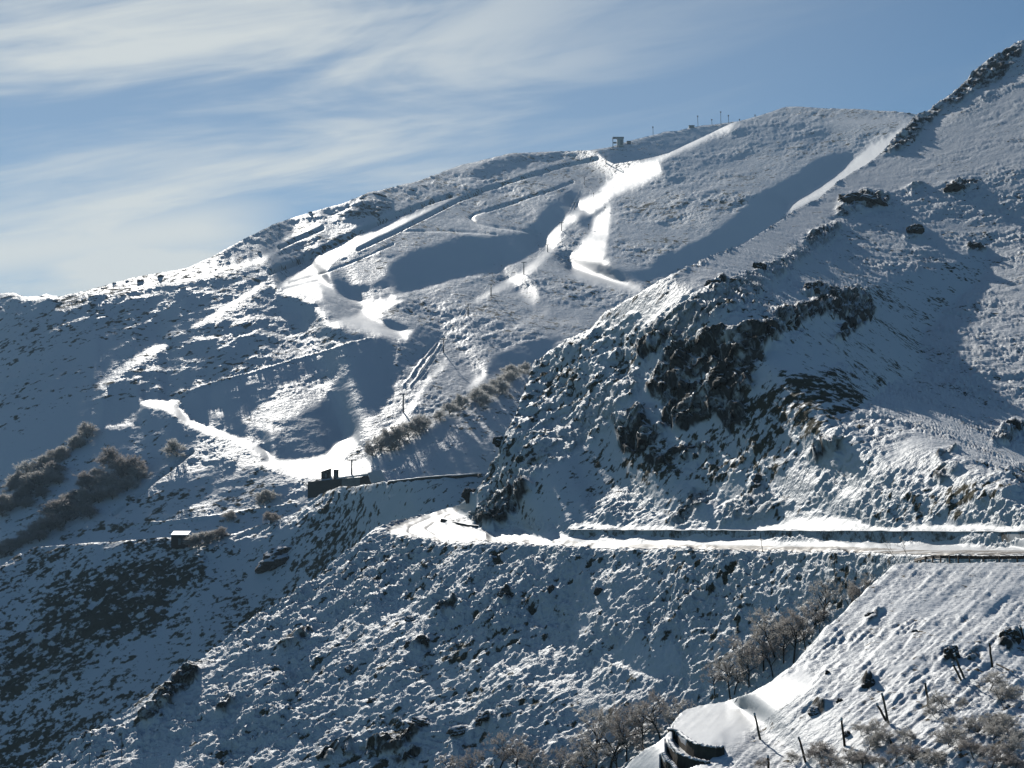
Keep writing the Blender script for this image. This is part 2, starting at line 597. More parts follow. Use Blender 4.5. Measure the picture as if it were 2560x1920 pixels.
# ---- rocky mountain with the road
ROADF = [(2760, 1389), (2560, 1388), (2371, 1388.5), (2287, 1388), (2214, 1385), (2160, 1381), (1907, 1378), (1700, 1374.5), (1500, 1371), (1367, 1364), (1249, 1358), (1107, 1351), (1005, 1341), (968, 1329)]
ROADD = [150, 165, 182, 190, 197, 202, 230, 251, 270, 283, 295, 309, 322, 333]
ROADB = [(968, 1329), (985, 1315), (1025, 1302), (1086, 1282), (1135, 1268)]
ROADBD = [333, 345, 358, 372, 388]
FOOT2 = [(2760, 1376), (2560, 1374), (2500, 1369), (2410, 1364), (2220, 1357), (1980, 1354), (1884, 1352), (1640, 1348), (1500, 1346), (1424, 1341)]
FOOT2D = [158, 176, 182, 190, 205, 230, 241, 264, 277, 284]
TOPW2 = [(2760, 1332), (2560, 1331), (2500, 1330), (2410, 1329.5), (2220, 1328.5), (1980, 1327.5), (1884, 1327), (1640, 1326), (1500, 1325.5), (1424, 1324)]
FOOT1 = Z('4', (985, 1226), (1050, 1254), (1150, 1276), (1280, 1298), (1400, 1302), (1520, 1296))
FOOT1D = [343, 336, 326, 317, 311, 306]
TOPW1 = Z('4', (985, 1220), (1050, 1240), (1150, 1258), (1280, 1274), (1400, 1284), (1520, 1289))
B = Layer('rocky_mountain', TOP_B, -40, 6.0, [
    (100, 1920, 285), (-150, 2050, 285), (600, 1900, 262), (1000, 1900, 242), (1500, 1900, 212), (500, 1650, 302), (800, 1450, 320), (960, 1340, 334), (1300, 1362, 291), (1600, 1372, 260), (1900, 1378, 231),
    (2200, 1383, 199), (2560, 1388, 165), (1500, 1600, 240), (1900, 1600, 208), (2200, 1480, 190), (2560, 1600, 150), (2200, 1900, 170), (1318, 1326, 306), (1110, 1290, 343), (1135, 1268, 388), (1210, 1170, 390), (1260, 1080, 420), (1335, 918, 490), (1610, 720, 530),
    (1900, 540, 610), (2270, 290, 710), (2560, 110, 690), (2710, 0, 690), (2560, 500, 510), (2560, 900, 375), (2560, 1200, 262), (2710, 1300, 195), (2200, 1000, 345), (1800, 1100, 318), (1500, 1200, 318), (2000, 800, 410),
    (2560, 1320, 190), (2000, 1320, 236), (1600, 1320, 270)], TX + .03, 0.9)
B.m['veg'][:] = .5
# smooth slope on the upper left flank
B.poly(Z('3', (0, 1659), (200, 1355), (720, 1120), (1130, 880), (1400, 690), (1650, 560), (2000, 400), (2212, 280), (2700, 100), (2700, 500), (2212, 700), (1900, 760), (1500, 860),
          (1200, 950), (1000, 1100), (700, 1260), (400, 1400), (200, 1560)), TX - .01, rough=.4, veg=.42)
B.poly(Z('3', (1480, 640), (1540, 545), (1650, 440), (1800, 350), (1960, 200), (2030, 140), (2212, 40), (2212, 120), (2030, 330), (1800, 400), (1700, 520), (1560, 630)), HF, rough=1.3, rock=.7, big=.4)
B.line(Z('3', (1700, 520), (1820, 440), (1960, 330), (2100, 270), (2212, 220)), 14, BR + .03, rough=.3, rock=0, big=0)
B.poly(Z('3', (2010, 1150), (2212, 1020), (2700, 850)) + Z('5', (2700, 900), (2212, 960), (1700, 1130), (1310, 1180), (1010, 1000), (1200, 740), (1520, 540), (1660, 490), (1680, 430), (1655, 320), (1900, 60)), TX - .07, rough=1.0, veg=.45)
# rocks along the shoulder
for pts in ([(1230, 960), (1250, 880), (1330, 840), (1450, 830), (1540, 860), (1500, 900), (1400, 930), (1300, 960)],
            [(1560, 840), (1650, 800), (1730, 790), (1640, 830)], [(1790, 840), (1850, 780), (1980, 770), (1950, 810), (1850, 850)],
            [(560, 1350), (640, 1270), (660, 1300), (600, 1350)], [(1020, 1150), (1080, 1060), (1250, 990), (1280, 1020), (1160, 1120), (1060, 1170)],
            [(1580, 1080), (1640, 1030), (1680, 1060), (1620, 1090)], [(1900, 1120), (1960, 1095), (2010, 1120), (2000, 1150), (1920, 1150)],
            [(360, 1500), (430, 1410), (560, 1370), (620, 1380), (520, 1450), (420, 1510)], [(790, 1260), (860, 1210), (880, 1230), (820, 1280)]):
    B.poly(Z('3', *pts), SH, rough=1.2, rock=.95, big=.7)
# rough shoulder band
B.poly(Z('3', (160, 1659), (230, 1540), (420, 1420), (700, 1290), (900, 1210), (1040, 1110), (1280, 1000), (1240, 1080), (1000, 1240), (800, 1400), (560, 1520), (400, 1659)), HF, rough=1.3, rock=.45, big=.3)
# big shadowed face, right of the ridge
B.poly(Z('3', (1420, 1330), (1560, 1280), (1750, 1230), (1880, 1180), (2010, 1150), (2010, 1240), (1930, 1330), (1800, 1440), (1690, 1560), (1655, 1620)) +
       Z('5', (1680, 430), (1660, 490), (1520, 540), (1420, 620), (1300, 690), (1200, 740), (1150, 800), (1050, 860), (1000, 980), (960, 1060), (880, 1100), (700, 1150), (640, 1180), (600, 1270),
         (320, 1270), (0, 1270), (-300, 1260), (-540, 1240), (-420, 1080), (-280, 1000), (-160, 930), (0, 820), (100, 700), (240, 600), (330, 400), (480, 310), (700, 230), (860, 190),
         (1050, 130), (1250, 60), (1400, 50)), SH + .10, rough=.3, veg=.6)
B.poly(Z('5', (600, 780), (900, 560), (1300, 430), (1500, 540), (1300, 690), (1100, 820), (900, 1050), (300, 1050), (100, 950), (300, 850)), SH + .05, rough=.6, veg=.85, rock=.15)
# cliffs
for pts in ([(240, 590), (330, 400), (480, 310), (700, 235), (860, 195), (1050, 135), (1250, 65), (1400, 60), (1440, 180), (1370, 250), (1210, 330), (1290, 210), (1130, 190),
             (1000, 260), (880, 330), (850, 400), (790, 470), (800, 560), (740, 640), (740, 760), (690, 800), (600, 720), (530, 760), (420, 800), (340, 760), (330, 640)],
            [(70, 720), (190, 660), (330, 700), (330, 800), (260, 900), (110, 910)], [(1030, 70), (1100, 25), (1240, 40), (1230, 70), (1100, 90)],
            [(170, 440), (220, 330), (360, 270), (420, 290), (330, 370), (220, 430)], [(220, 940), (350, 900), (560, 860), (580, 900), (450, 940), (280, 980)]):
    B.poly(Z('5', *pts), SH + .18, rough=.9, rock=1.0, big=1.0)
for pts in ([(430, 520), (560, 490), (570, 540), (460, 560)], [(880, 350), (1000, 280), (1120, 210), (1130, 250), (980, 340)], [(200, 680), (300, 650), (330, 740), (280, 770)]):
    B.poly(Z('5', *pts), SH, rough=.5, rock=.15)
# ridge band along the skyline above the bend
B.poly(Z('4', (1240, 1000), (1300, 900), (1420, 820), (1600, 720), (1800, 580), (2000, 420), (2212, 300), (2212, 420), (2050, 580), (1990, 700), (1720, 870), (1530, 980), (1320, 1060), (1270, 1130)), TX + .03, rough=1.3, rock=.35, big=.3)
B.poly(Z('4', (1590, 720), (1600, 610), (1660, 580), (1720, 560), (1640, 680)), SH, rough=1.2, rock=.95, big=.6)
B.poly(Z('4', (1150, 1200), (1260, 1090), (1320, 1060), (1530, 985), (1540, 1040), (1480, 1130), (1400, 1250), (1300, 1290), (1200, 1260)), SH + .06, rough=1.1, rock=.8, big=.9)
B.poly(Z('4', (1000, 1215), (1060, 1150), (1240, 1020), (1190, 1150), (1140, 1215)), BR - .04, rough=.05, veg=0)
B.poly(Z('4', (1100, 1100), (1240, 980), (1290, 880), (1430, 620), (1560, 255), (2212, -60), (2212, 280), (1800, 600), (1320, 1060)), HF - .03, rough=1.0, rock=.3, veg=.7)
# lit patches at the foot
B.poly(Z('5', (0, 1130), (100, 1080), (220, 1060), (310, 1225), (240, 1260), (0, 1270), (-60, 1230)), LT - .06, rough=1.0, veg=.4)
B.poly(Z('5', (340, 1260), (430, 1180), (480, 1090), (560, 1095), (640, 1110), (500, 1230), (420, 1290)), LT, rough=1.0, rock=.5, big=.4)
B.poly(Z('5', (620, 1270), (660, 1180), (760, 1130), (800, 1030), (860, 1000), (870, 1080), (900, 1140), (1020, 1150), (860, 1240), (720, 1280)), TX - .02, rough=1.2, rock=.4, big=.4)
B.poly(Z('5', (1010, 1000), (1100, 860), (1260, 820), (1400, 840), (1425, 930), (1380, 1010), (1270, 1060), (1180, 980), (1050, 1000)), SH + .03, rough=.6, rock=.2)
B.poly(Z('5', (1110, 920), (1130, 870), (1240, 850), (1290, 870), (1200, 930), (1120, 960)), SH + .1, rough=.9, rock=1, big=.8)
B.poly(Z('5', (1000, 1240), (1200, 1130), (1400, 1010), (1500, 900), (1680, 800), (1690, 830), (1500, 980), (1380, 1090), (1280, 1200), (1200, 1240)), BR + .04, rough=.4, veg=.2)
B.poly(Z('5', (1310, 1180), (1480, 1110), (1700, 1130), (1900, 1080), (2100, 1000), (2212, 950), (2300, 950), (2300, 1080), (1950, 1200), (1920, 1270), (1580, 1290), (1490, 1270), (1370, 1240)), SH, rough=.9, veg=.7, rock=.2)
for pts in ([(2050, 850), (2100, 770), (2212, 740), (2212, 790), (2100, 860)], [(1750, 940), (1790, 890), (1860, 880), (1800, 940)], [(1700, 1040), (1790, 960), (1880, 970), (1780, 1050)]):
    B.poly(Z('5', *pts), SH + .05, rough=1.0, rock=.9, big=.6)
# snow shelf above the wall
B.poly(Z('5', (-160, 1300), (-100, 1255), (0, 1268), (480, 1292), (840, 1282), (1000, 1245), (1280, 1232), (1450, 1285), (1580, 1290), (1650, 1270), (1900, 1270), (2300, 1285), (2300, 1325), (0, 1308)), BR - .04, rough=.12, veg=0)
# road shelf
B.poly(ROADF + ROADB[1:] + [(1160, 1262)] + Z('4', (1000, 1215), (985, 1226)) + FOOT1[1:] + [(1424, 1337)] + FOOT2[::-1][1:], BR - .05, rough=.05, veg=0)
B.poly(Z('4', (1300, 1340), (1340, 1310), (1530, 1298), (1700, 1300), (1780, 1290), (1640, 1380), (1400, 1372)), BR, rough=.05, veg=0)
B.poly(Z('5', (2080, 1415), (2150, 1380), (2212, 1335), (2400, 1240), (2400, 1440)), BR, rough=.05, veg=0)
# slope below the road
below = (B.gy > np.interp(B.gx, [p[0] for p in ROADF[::-1]], [p[1] for p in ROADF[::-1]]) + 4) & (B.gx > 968) | ((B.gx <= 968) & (B.gy > 1329))
B.fill(below, TX - .01, rough=1.25, veg=.55, rock=0, big=.15)
B.poly(Z('7', (1150, 480), (1400, 330), (1700, 200), (2212, 180), (2212, 400), (2000, 560), (1900, 640), (1700, 540), (1500, 560), (1300, 600)), SH - .06, rough=1.2)
B.poly(Z('7', (1550, 660), (1650, 600), (1660, 700), (1600, 720)), SH, rough=.2)
B.poly(Z('7', (1790, 790), (2000, 700), (2150, 740), (2212, 830), (2212, 950), (1980, 960), (1880, 880)), SH + .03, rough=.5)
B.line(Z('7', (1650, 780), (1760, 790), (1820, 870), (1950, 945), (2050, 970)), 12, BR, rough=.3)
B.poly(Z('7', (1000, 900), (1300, 760), (1700, 760), (1800, 900), (1500, 1000), (1100, 1000)), LT, rough=1.2, veg=.35)
B.poly(Z('6', (950, 1370), (1120, 1330), (1350, 1180), (1560, 1030), (1620, 880), (1660, 860), (1600, 1010), (1400, 1180), (1240, 1300), (1140, 1400)), BR + .03, rough=.15, veg=.1)
B.poly(Z('6', (1040, 1090), (1120, 1060), (1150, 1120), (1100, 1190), (1000, 1260), (940, 1370), (780, 1410), (860, 1300), (960, 1200)), SH + .05, rough=1.2, rock=.9, big=.7)
for pts in ([(1580, 1000), (1640, 920), (1800, 830), (1790, 890), (1640, 990)], [(1240, 1350), (1310, 1270), (1340, 1290), (1300, 1350)]):
    B.poly(Z('6', *pts), SH + .05, rough=1.2, rock=.95, big=.6)
for pts in ([(230, 1400), (400, 1330), (640, 1250), (620, 1340), (500, 1420), (280, 1470)], [(0, 1430), (180, 1380), (240, 1420), (60, 1524), (0, 1524)], [(520, 770), (600, 740), (680, 750), (680, 790), (560, 810)],
            [(690, 570), (850, 490), (840, 530), (740, 590)], [(1100, 500), (1150, 460), (1200, 480), (1140, 520)], [(980, 1250), (1080, 1230), (1040, 1280)],
            [(430, 1500), (540, 1420), (640, 1400), (560, 1500)]):
    B.poly(Z('7', *pts), SH + .03, rough=1.2, rock=.95, big=.5)
B.anchor([(x, y, d) for (x, y), d in zip(ROADF, ROADD)])
B.anchor([(x, y, d) for (x, y), d in zip(ROADB, ROADBD)])
B.anchor([(x, y, d) for (x, y), d in zip(FOOT2, FOOT2D)])
B.anchor([(x, y, d + .6) for (x, y), d in zip(TOPW2, FOOT2D)])
B.anchor([(x, y, d) for (x, y), d in zip(FOOT1, FOOT1D)])
B.anchor([(x, y, d + .6) for (x, y), d in zip(TOPW1, FOOT1D)])
B.poly([(q[0], q[1]) for q in ROADF if q[0] > 960][::-1][:1] + [(960, 1345), (1250, 1375), (1250, 1500), (1000, 1700), (700, 1940), (60, 1960)] + Z('6', (250, 1640), (700, 1340), (1200, 985), (1700, 660), (2074, 360)), -.125, rough=1.2, veg=.5)
B.poly(Z('6', (1040, 1090), (1120, 1060), (1150, 1120), (1100, 1190), (1000, 1260), (940, 1370), (780, 1410), (860, 1300), (960, 1200)), SH + .05, rough=1.2, rock=.9, big=.7)
B.poly(Z('3', (-200, 1760), (-100, 1600), (0, 1490), (220, 1340), (460, 1225), (460, 1320), (260, 1450), (100, 1640), (0, 1800)), -.015, rough=.6, veg=.6)
B.solve(wbase=1.5e-5, wshade=1.0, wbend=0.012, iters=420)
B.m['gloss'] *= .2

# ---- far ski mountain
F = Layer('ski_mountain', TOP_F, 180, 5.0, [
    (850, 1180, 800), (700, 1168, 815), (380, 1005, 930), (0, 1300, 800), (0, 1420, 730), (-150, 1450, 730), (0, 950, 1010), (-150, 900, 1050), (0, 745, 1180),
    (-150, 740, 1180), (336, 694, 1240), (602, 602, 1350), (926, 480, 1560), (1157, 411, 1740), (1458, 376, 1930), (1967, 266, 1800),
    (2280, 283, 1750), (1000, 900, 1040), (1200, 700, 1300), (1400, 600, 1420), (1560, 740, 1250), (1200, 1000, 880), (2000, 500, 1480),
    (1200, 1180, 740), (2700, 600, 1400), (2700, 1200, 900), (500, 1250, 800), (250, 1250, 800), (1800, 1100, 950), (1000, 2000, 450)], TX, 0.8)
F.m['veg'][:] = 0.55
F.d[:] = np.interp(F.gx, [520, 1120], [.012, TX])
# left flank: large half-shaded hollows
F.poly(Z('1', (0, 640), (100, 600), (500, 560), (560, 580), (490, 680), (350, 720), (0, 770)), HF + .02, rough=.4)
F.poly(Z('1', (490, 660), (560, 580), (720, 480), (760, 560), (720, 720), (640, 850), (600, 960), (540, 1060), (480, 1080), (260, 1130), (0, 1150),
          (0, 1060), (200, 1010), (400, 900), (500, 840), (480, 740)), SH, rough=.2)
F.poly(Z('1', (620, 940), (800, 880), (980, 880), (1200, 760), (1330, 680), (1500, 600), (1700, 530), (1640, 620), (1350, 770), (1050, 950),
          (900, 1000), (820, 1040), (600, 1130)), HF + .03, rough=.4)
F.poly(Z('1', (840, 610), (1050, 500), (1300, 440), (1280, 500), (1000, 620), (800, 720), (740, 700)), HF + .01, rough=.4)
F.poly(Z('1', (0, 1090), (540, 1060), (700, 1120), (860, 1010), (1000, 1030), (1160, 1130), (1320, 1190), (1170, 1290), (1000, 1440), (880, 1500),
          (700, 1640), (560, 1659), (0, 1900), (-400, 1900), (-400, 1100)), SH + .01, rough=.3, veg=.5)
F.poly(Z('1', (610, 1140), (700, 1090), (760, 1070), (860, 1030), (800, 1120), (700, 1150)), TX, rough=.8)
F.line(Z('1', (1180, 1300), (900, 1520), (700, 1680)), 5, SH, veg=.9)
F.line(Z('f', (600, 860), (400, 1010), (200, 1160), (0, 1270)), 14, TX, rough=1)
F.poly(Z('f', (2080, 340), (2212, 330), (2212, 560), (1950, 660), (1600, 860), (1400, 980), (1000, 1230), (700, 1370), (1000, 1140), (1400, 820),
          (1700, 620)), TX + .045, rough=1.0, veg=.55)
F.poly(Z('f', (1700, 800), (2000, 680), (2212, 600), (2212, 800), (2000, 1050), (1660, 1190), (1200, 1240), (900, 1270), (1100, 1180), (1400, 1040)), SH + .015, rough=.25)
F.poly(Z('f', (1640, 1190), (1760, 1100), (2000, 1000), (2212, 850), (2400, 700), (2300, 900), (2100, 1040), (1800, 1130)), TX, rough=1)
F.poly(Z('1', (1330, 1300), (1400, 1240), (1500, 1290), (1640, 1350), (1620, 1390), (1480, 1380)), TX, rough=.8)
F.poly(Z('1', (1340, 1440), (1500, 1400), (1640, 1400), (1800, 1450), (1850, 1480), (1700, 1600), (1500, 1659), (1300, 1659)), SH, rough=.3)
F.poly(Z('6', (300, 350), (450, 310), (600, 270), (1000, 240), (1700, 140), (1750, 60), (1860, 60), (1700, 190), (1100, 380), (1000, 330), (480, 355)), SH + .01, rough=.25)
F.poly(Z('6', (210, 390), (330, 352), (450, 338), (500, 352), (450, 372)), BR, rough=.03, veg=0)
# the ridge crest, left to right
F.line([(150, 752), (231, 732), (336, 706), (405, 690), (463, 682), (521, 660)], 40, -.09, rough=1.0, veg=.7)
F.line(Z('1', (1200, 520), (1350, 440), (1500, 350), (1600, 280)), 9, LT, rough=.35)
F.line(Z('1', (620, 900), (760, 780), (900, 690), (1000, 640)), 16, LT, rough=.6)
F.line(Z('1', (1300, 190), (1450, 160), (1620, 110), (1760, 20)), 9, LT - .03, rough=.3)
F.line(Z('2', (0, 790), (150, 715), (260, 665)), 10, SH + .05, rough=.2)
F.line(Z('2', (0, 750), (120, 690), (240, 640)), 9, BR, rough=.2)
F.poly(Z('2', (340, 590), (450, 530), (560, 480), (690, 490), (690, 560), (600, 600), (450, 600)), SH, rough=.8, rock=.5, veg=.8)
F.poly(Z('2', (1120, 330), (1250, 260), (1400, 215), (1480, 230), (1500, 280), (1320, 330), (1280, 345), (1180, 350)), SH, rough=.5, rock=.35)
F.poly(Z('2', (1400, 210), (1600, 200), (1860, 185), (1700, 230), (1480, 260)), HF, rough=.9, rock=.4)
# pale upper piste between the two cut roads
F.poly(Z('2', (0, 1000), (300, 800), (700, 620), (1000, 500), (1340, 395), (1100, 500), (800, 650), (500, 780), (350, 850), (280, 920), (300, 1010),
          (390, 1080), (520, 1110), (700, 1100), (770, 1105), (640, 1170), (560, 1200), (640, 1260), (760, 1290), (830, 1285), (760, 1370), (690, 1330),
          (560, 1320), (480, 1290), (380, 1260), (280, 1250), (420, 1190), (300, 1130), (200, 1110), (100, 1070), (0, 1040)), BR + .03, rough=.16, veg=.1)
F.poly(Z('2', (250, 1050), (430, 1110), (560, 1130), (420, 1210), (240, 1190)), TX - .03, rough=.5, veg=.3)
F.line(Z('2', (-60, 935), (0, 912), (100, 880), (300, 775), (450, 700), (700, 590), (900, 510), (1050, 462)), 9, SH + .12, rough=.15, veg=.8)
F.line(Z('2', (480, 792), (700, 690), (900, 590), (1100, 490), (1250, 430), (1360, 400)), 8, SH + .12, rough=.15, veg=.8)
F.line(Z('2', (1380, 388), (1500, 352), (1640, 310), (1750, 280), (1950, 235)), 7, SH + .08, rough=.2, veg=.6)
F.line(Z('2', (750, 683), (1000, 680), (1200, 690), (1330, 700)), 4.5, BR, rough=.2)
F.line(Z('2', (1460, 500), (1300, 545), (1200, 575), (1170, 600), (1210, 630), (1300, 650), (1450, 670), (1580, 695)), 6, BR, rough=.1)
F.line(Z('2', (1270, 560), (1480, 490), (1700, 420), (1800, 380)), 5, SH, rough=.3)
# great bowl
F.poly(Z('2', (640, 960), (690, 870), (800, 800), (1000, 745), (1150, 710), (1300, 700), (1480, 690), (1560, 640), (1600, 560), (1700, 480), (1800, 420), (1850, 420),
          (1860, 480), (1800, 580), (1720, 660), (1640, 690), (1590, 720), (1570, 790), (1500, 850), (1350, 900), (1150, 950), (950, 1000),
          (800, 1040), (650, 1085), (530, 1110), (430, 1090), (340, 1050), (290, 1000), (275, 930), (330, 960), (450, 1000), (560, 1010)), SH + .01, rough=.16, veg=.15)
F.poly(Z('2', (500, 1060), (600, 1030), (700, 1020), (720, 1040), (560, 1085)), TX, rough=.9)
F.line(Z('2', (650, 1095), (950, 1015), (1200, 948), (1400, 895), (1520, 850), (1585, 790)), 7, BR, rough=.1)
# lift corridor: ridge ribbon on the left, broad gully on the right
F.poly(Z('g', (0, 1600), (0, 1340), (180, 1200), (300, 960), (430, 810), (560, 690), (640, 780), (620, 900), (490, 1050), (420, 1200), (380, 1350), (300, 1500)), TX, rough=.9, veg=.5)
F.poly(Z('g', (480, 790), (500, 720), (640, 660), (790, 640), (640, 760), (620, 880), (520, 870)), SH + .02, rough=.06, veg=.1)
F.poly(Z('g', (1014, 230), (1200, 120), (1200, 260), (1014, 380), (900, 470), (830, 590), (640, 655), (560, 685), (500, 735), (430, 810), (330, 880), (290, 960), (240, 1040), (200, 1150), (100, 1260), (0, 1350)) +
       Z('2', (1450, 1010), (1300, 1070), (1200, 1130), (1180, 1110), (1300, 1035), (1450, 945)) + Z('g', (0, 1210), (80, 1120), (100, 1000), (190, 880), (330, 740), (440, 665), (560, 575), (660, 515), (740, 400), (830, 320)), BR, rough=.12, veg=.1)
F.poly(Z('g', (900, 560), (915, 700), (890, 900), (870, 1100), (830, 1240), (760, 1340), (830, 1400), (940, 1450), (1060, 1490), (1200, 1530), (1200, 1640), (1014, 1600), (830, 1545), (640, 1490), (430, 1440), (380, 1350), (420, 1200),
          (490, 1050), (620, 900), (645, 780), (790, 645), (835, 600)), BR - .01, rough=.10, veg=.05)
F.poly(Z('2', (1430, 1050), (1560, 1020), (1590, 1100), (1560, 1150), (1500, 1120)), BR + .04, rough=.3)
F.line(Z('2', (1420, 1270), (1540, 1220), (1640, 1180)), 7, BR, rough=.2)
F.line(Z('2', (1580, 1240), (1720, 1245), (1830, 1240)), 4, BR, rough=.2)
F.poly(Z('2', (1270, 1520), (1300, 1460), (1400, 1400), (1550, 1360), (1700, 1330), (1740, 1340), (1650, 1440), (1560, 1500), (1440, 1490), (1350, 1560), (1270, 1570)), SH, rough=.12, veg=.2)
F.line(Z('2', (1040, 1545), (1150, 1562), (1260, 1575)), 5, BR, rough=.1)
F.poly(Z('2', (1130, 1659), (1180, 1590), (1250, 1540), (1270, 1580), (1200, 1640)), BR, rough=.2)
F.poly(Z('2', (600, 1210), (700, 1225), (820, 1265), (815, 1290), (700, 1278), (640, 1250)), SH + .08, rough=.06, veg=.1)
F.poly(Z('2', (200, 1280), (350, 1275), (480, 1310), (570, 1345), (400, 1375), (330, 1340), (250, 1310)), SH + .02, rough=.1)
F.poly(Z('1', (1690, 315), (1830, 370), (1940, 400), (1930, 430), (1800, 450), (1740, 440), (1690, 380)), SH + .08, rough=.08)
F.poly(Z('2', (830, 1290), (960, 1285), (990, 1330), (900, 1440), (780, 1510), (700, 1540), (720, 1440), (780, 1360)), HF + .02, rough=.4)
# lower combe
F.poly(Z('1', (1130, 960), (1220, 920), (1500, 830), (1800, 760), (2200, 630)) + Z('4', (450, 130), (690, 100), (700, 200), (690, 300), (660, 400), (740, 430),
       (620, 530), (520, 600), (420, 700), (330, 790), (240, 840), (100, 852)) + Z('1', (1750, 1352), (1680, 1330), (1600, 1240), (1400, 1160), (1200, 1090),
       (1120, 1010)), SH + .01, rough=.28, veg=.3)
F.poly(Z('1', (1490, 1090), (1640, 1000), (1740, 900), (1880, 830), (2110, 790), (2060, 880), (1960, 990), (1800, 1080), (1650, 1110), (1750, 1160),
          (1700, 1190), (1520, 1120)), TX + .02, rough=.9, veg=.5)
F.poly(Z('1', (1240, 1020), (1350, 1020), (1380, 1060), (1290, 1060)), TX, rough=.9)
F.line(Z('1', (1150, 938), (1300, 885), (1600, 800), (1900, 715), (2200, 625)) + Z('4', (560, 118),), 5, BR, rough=.9)
F.poly(Z('4', (690, 420), (800, 300), (930, 200), (1040, 180), (960, 300), (860, 420), (740, 560), (620, 700), (540, 840), (420, 900), (300, 900), (250, 870),
          (330, 800), (430, 700), (600, 560)), TX - .02, rough=1.0, veg=.5)
F.line(Z('4', (660, 690), (760, 590), (840, 480), (920, 350), (1020, 250)), 13, BR + .03, rough=.25)
F.line(Z('4', (250, 860), (330, 790), (400, 715)), 9, BR, rough=.1)
F.poly(Z('4', (560, 860), (700, 800), (900, 700), (1000, 600), (1100, 600), (1000, 720), (800, 850), (640, 930), (580, 900)), HF + .02, rough=.2)
F.poly(Z('4', (870, 930), (880, 880), (1000, 820), (1240, 770), (1400, 740), (1500, 720), (1400, 820), (1280, 900), (1240, 940)), SH, rough=.35)
# track and lift base yard
F.line(Z('1', (890, 995), (960, 1000), (1010, 1010), (1090, 1050), (1130, 1090), (1200, 1130), (1330, 1180), (1450, 1220), (1560, 1270), (1640, 1310), (1670, 1360)), 15, BR - .02, rough=.03, veg=0)
F.line(Z('1', (980, 990), (1100, 985)), 8, BR, rough=.03, veg=0)
F.poly(Z('1', (1600, 1370), (1690, 1340), (1750, 1350), (1900, 1340), (2010, 1310), (2212, 1150), (2212, 1250), (2080, 1360), (2212, 1380), (2300, 1440), (1990, 1455), (1850, 1450), (1700, 1410)), BR, rough=.08, veg=0.05)
F.poly(Z('4', (0, 870), (250, 860), (330, 900), (420, 870), (560, 830), (570, 930), (640, 940), (560, 955), (350, 965), (100, 960), (0, 930)), BR + .02, rough=.1, veg=0)
# right hump
F.poly(Z('3', (-150, 900), (0, 820), (200, 690), (420, 590), (600, 500), (720, 460), (640, 560), (400, 690), (250, 780), (60, 860), (-60, 960)), BR - .08, rough=.22, veg=.2)
F.poly(Z('3', (300, 680), (600, 540), (900, 470), (1200, 480), (1200, 560), (900, 620), (600, 720), (350, 800)), TX + .05, rough=.8, veg=.4)
F.poly(Z('3', (1180, 440), (1630, 440), (1590, 480), (1300, 480)), LT, rough=.4)
F.poly(Z('3', (1320, 660), (1400, 590), (1500, 540), (1600, 470), (1560, 560), (1490, 640), (1400, 710), (1300, 770), (1200, 830), (1100, 880), (960, 950), (960, 910), (1120, 820), (1230, 740)), BR - .08, rough=.12, veg=0)
F.poly(Z('3', (300, 1190), (440, 1120), (560, 1060), (620, 1010), (700, 960), (820, 850), (960, 770), (1080, 690), (1180, 640), (1300, 620), (1320, 650), (1230, 740), (1120, 820),
          (980, 900), (950, 960), (830, 1060), (720, 1120), (560, 1180), (420, 1220), (220, 1305), (100, 1290), (20, 1230), (60, 1200), (150, 1240), (240, 1240)), SH + .02, rough=.05, veg=.1)
F.poly(Z('3', (420, 1220), (560, 1180), (720, 1120), (760, 1100), (700, 1160), (560, 1210)), BR, rough=.15)
F.poly(Z('3', (700, 860), (820, 840), (900, 790), (760, 880), (640, 920)), HF, rough=.9)
F.line(Z('3', (-20, 1250), (40, 1150), (60, 1000), (60, 900)), 6, SH, rough=.6)
F.solve(wbase=1.2e-5, wshade=1.0, wbend=0.003, iters=420)

# ---- ridge behind the summit station, and the low ridge at the far left
H = Layer('station_ridge', TOP_H, 220, 5.0, [(1300, 390, 2100), (1500, 372, 2120), (1833, 305, 2250), (2000, 300, 2250), (1500, 450, 1950), (1900, 450, 2000),
                                            (1300, 480, 1900), (1700, 380, 2080)], HF - .02, 0.6)
H.poly(Z('b', (150, 570), (420, 570), (460, 650), (900, 640), (700, 740), (350, 800), (120, 790)), SH, rough=.1)
H.solve(wbase=3e-4, iters=160)
K = Layer('left_ridge', TOP_K, 640, 6.0, [(-150, 728, 1900), (0, 734, 1900), (150, 742, 1850), (400, 800, 1700), (0, 860, 1550), (400, 900, 1500), (-150, 860, 1550)], TX, 0.9)
K.poly(Z('1', (-400, 440), (0, 430), (180, 430), (240, 420), (120, 470), (0, 510), (-400, 560)), SH, rough=.1)
K.solve(wbase=3e-4, iters=160)

# ---- lower left valley side
G = Layer('valley_slope', TOP_G, 1080, 6.0, [(-150, 1490, 640), (0, 1425, 640), (200, 1365, 645), (450, 1345, 650), (900, 1215, 660), (965, 1207, 622), (1080, 1197, 520), (1180, 1190, 445), (0, 1900, 440), (500, 1600, 500),
                                             (250, 1650, 500), (900, 1350, 520), (1050, 1300, 420), (1000, 1400, 430), (-150, 1900, 430), (1400, 1300, 400), (1500, 1800, 450),
                                             (2700, 1300, 640), (2700, 2000, 450)], SH + .14, 0.35)
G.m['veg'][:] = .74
G.poly(Z('6', (1070, 400), (1300, 330), (1700, 200), (1790, 120), (1870, 60), (1960, 70), (1900, 200), (1800, 240), (1700, 270), (1500, 320), (1300, 360), (1180, 400)), TX, rough=1.2, veg=.6)
G.line(Z('6', (0, 515), (110, 440), (210, 400), (320, 400)), 22, HF, rough=.8)
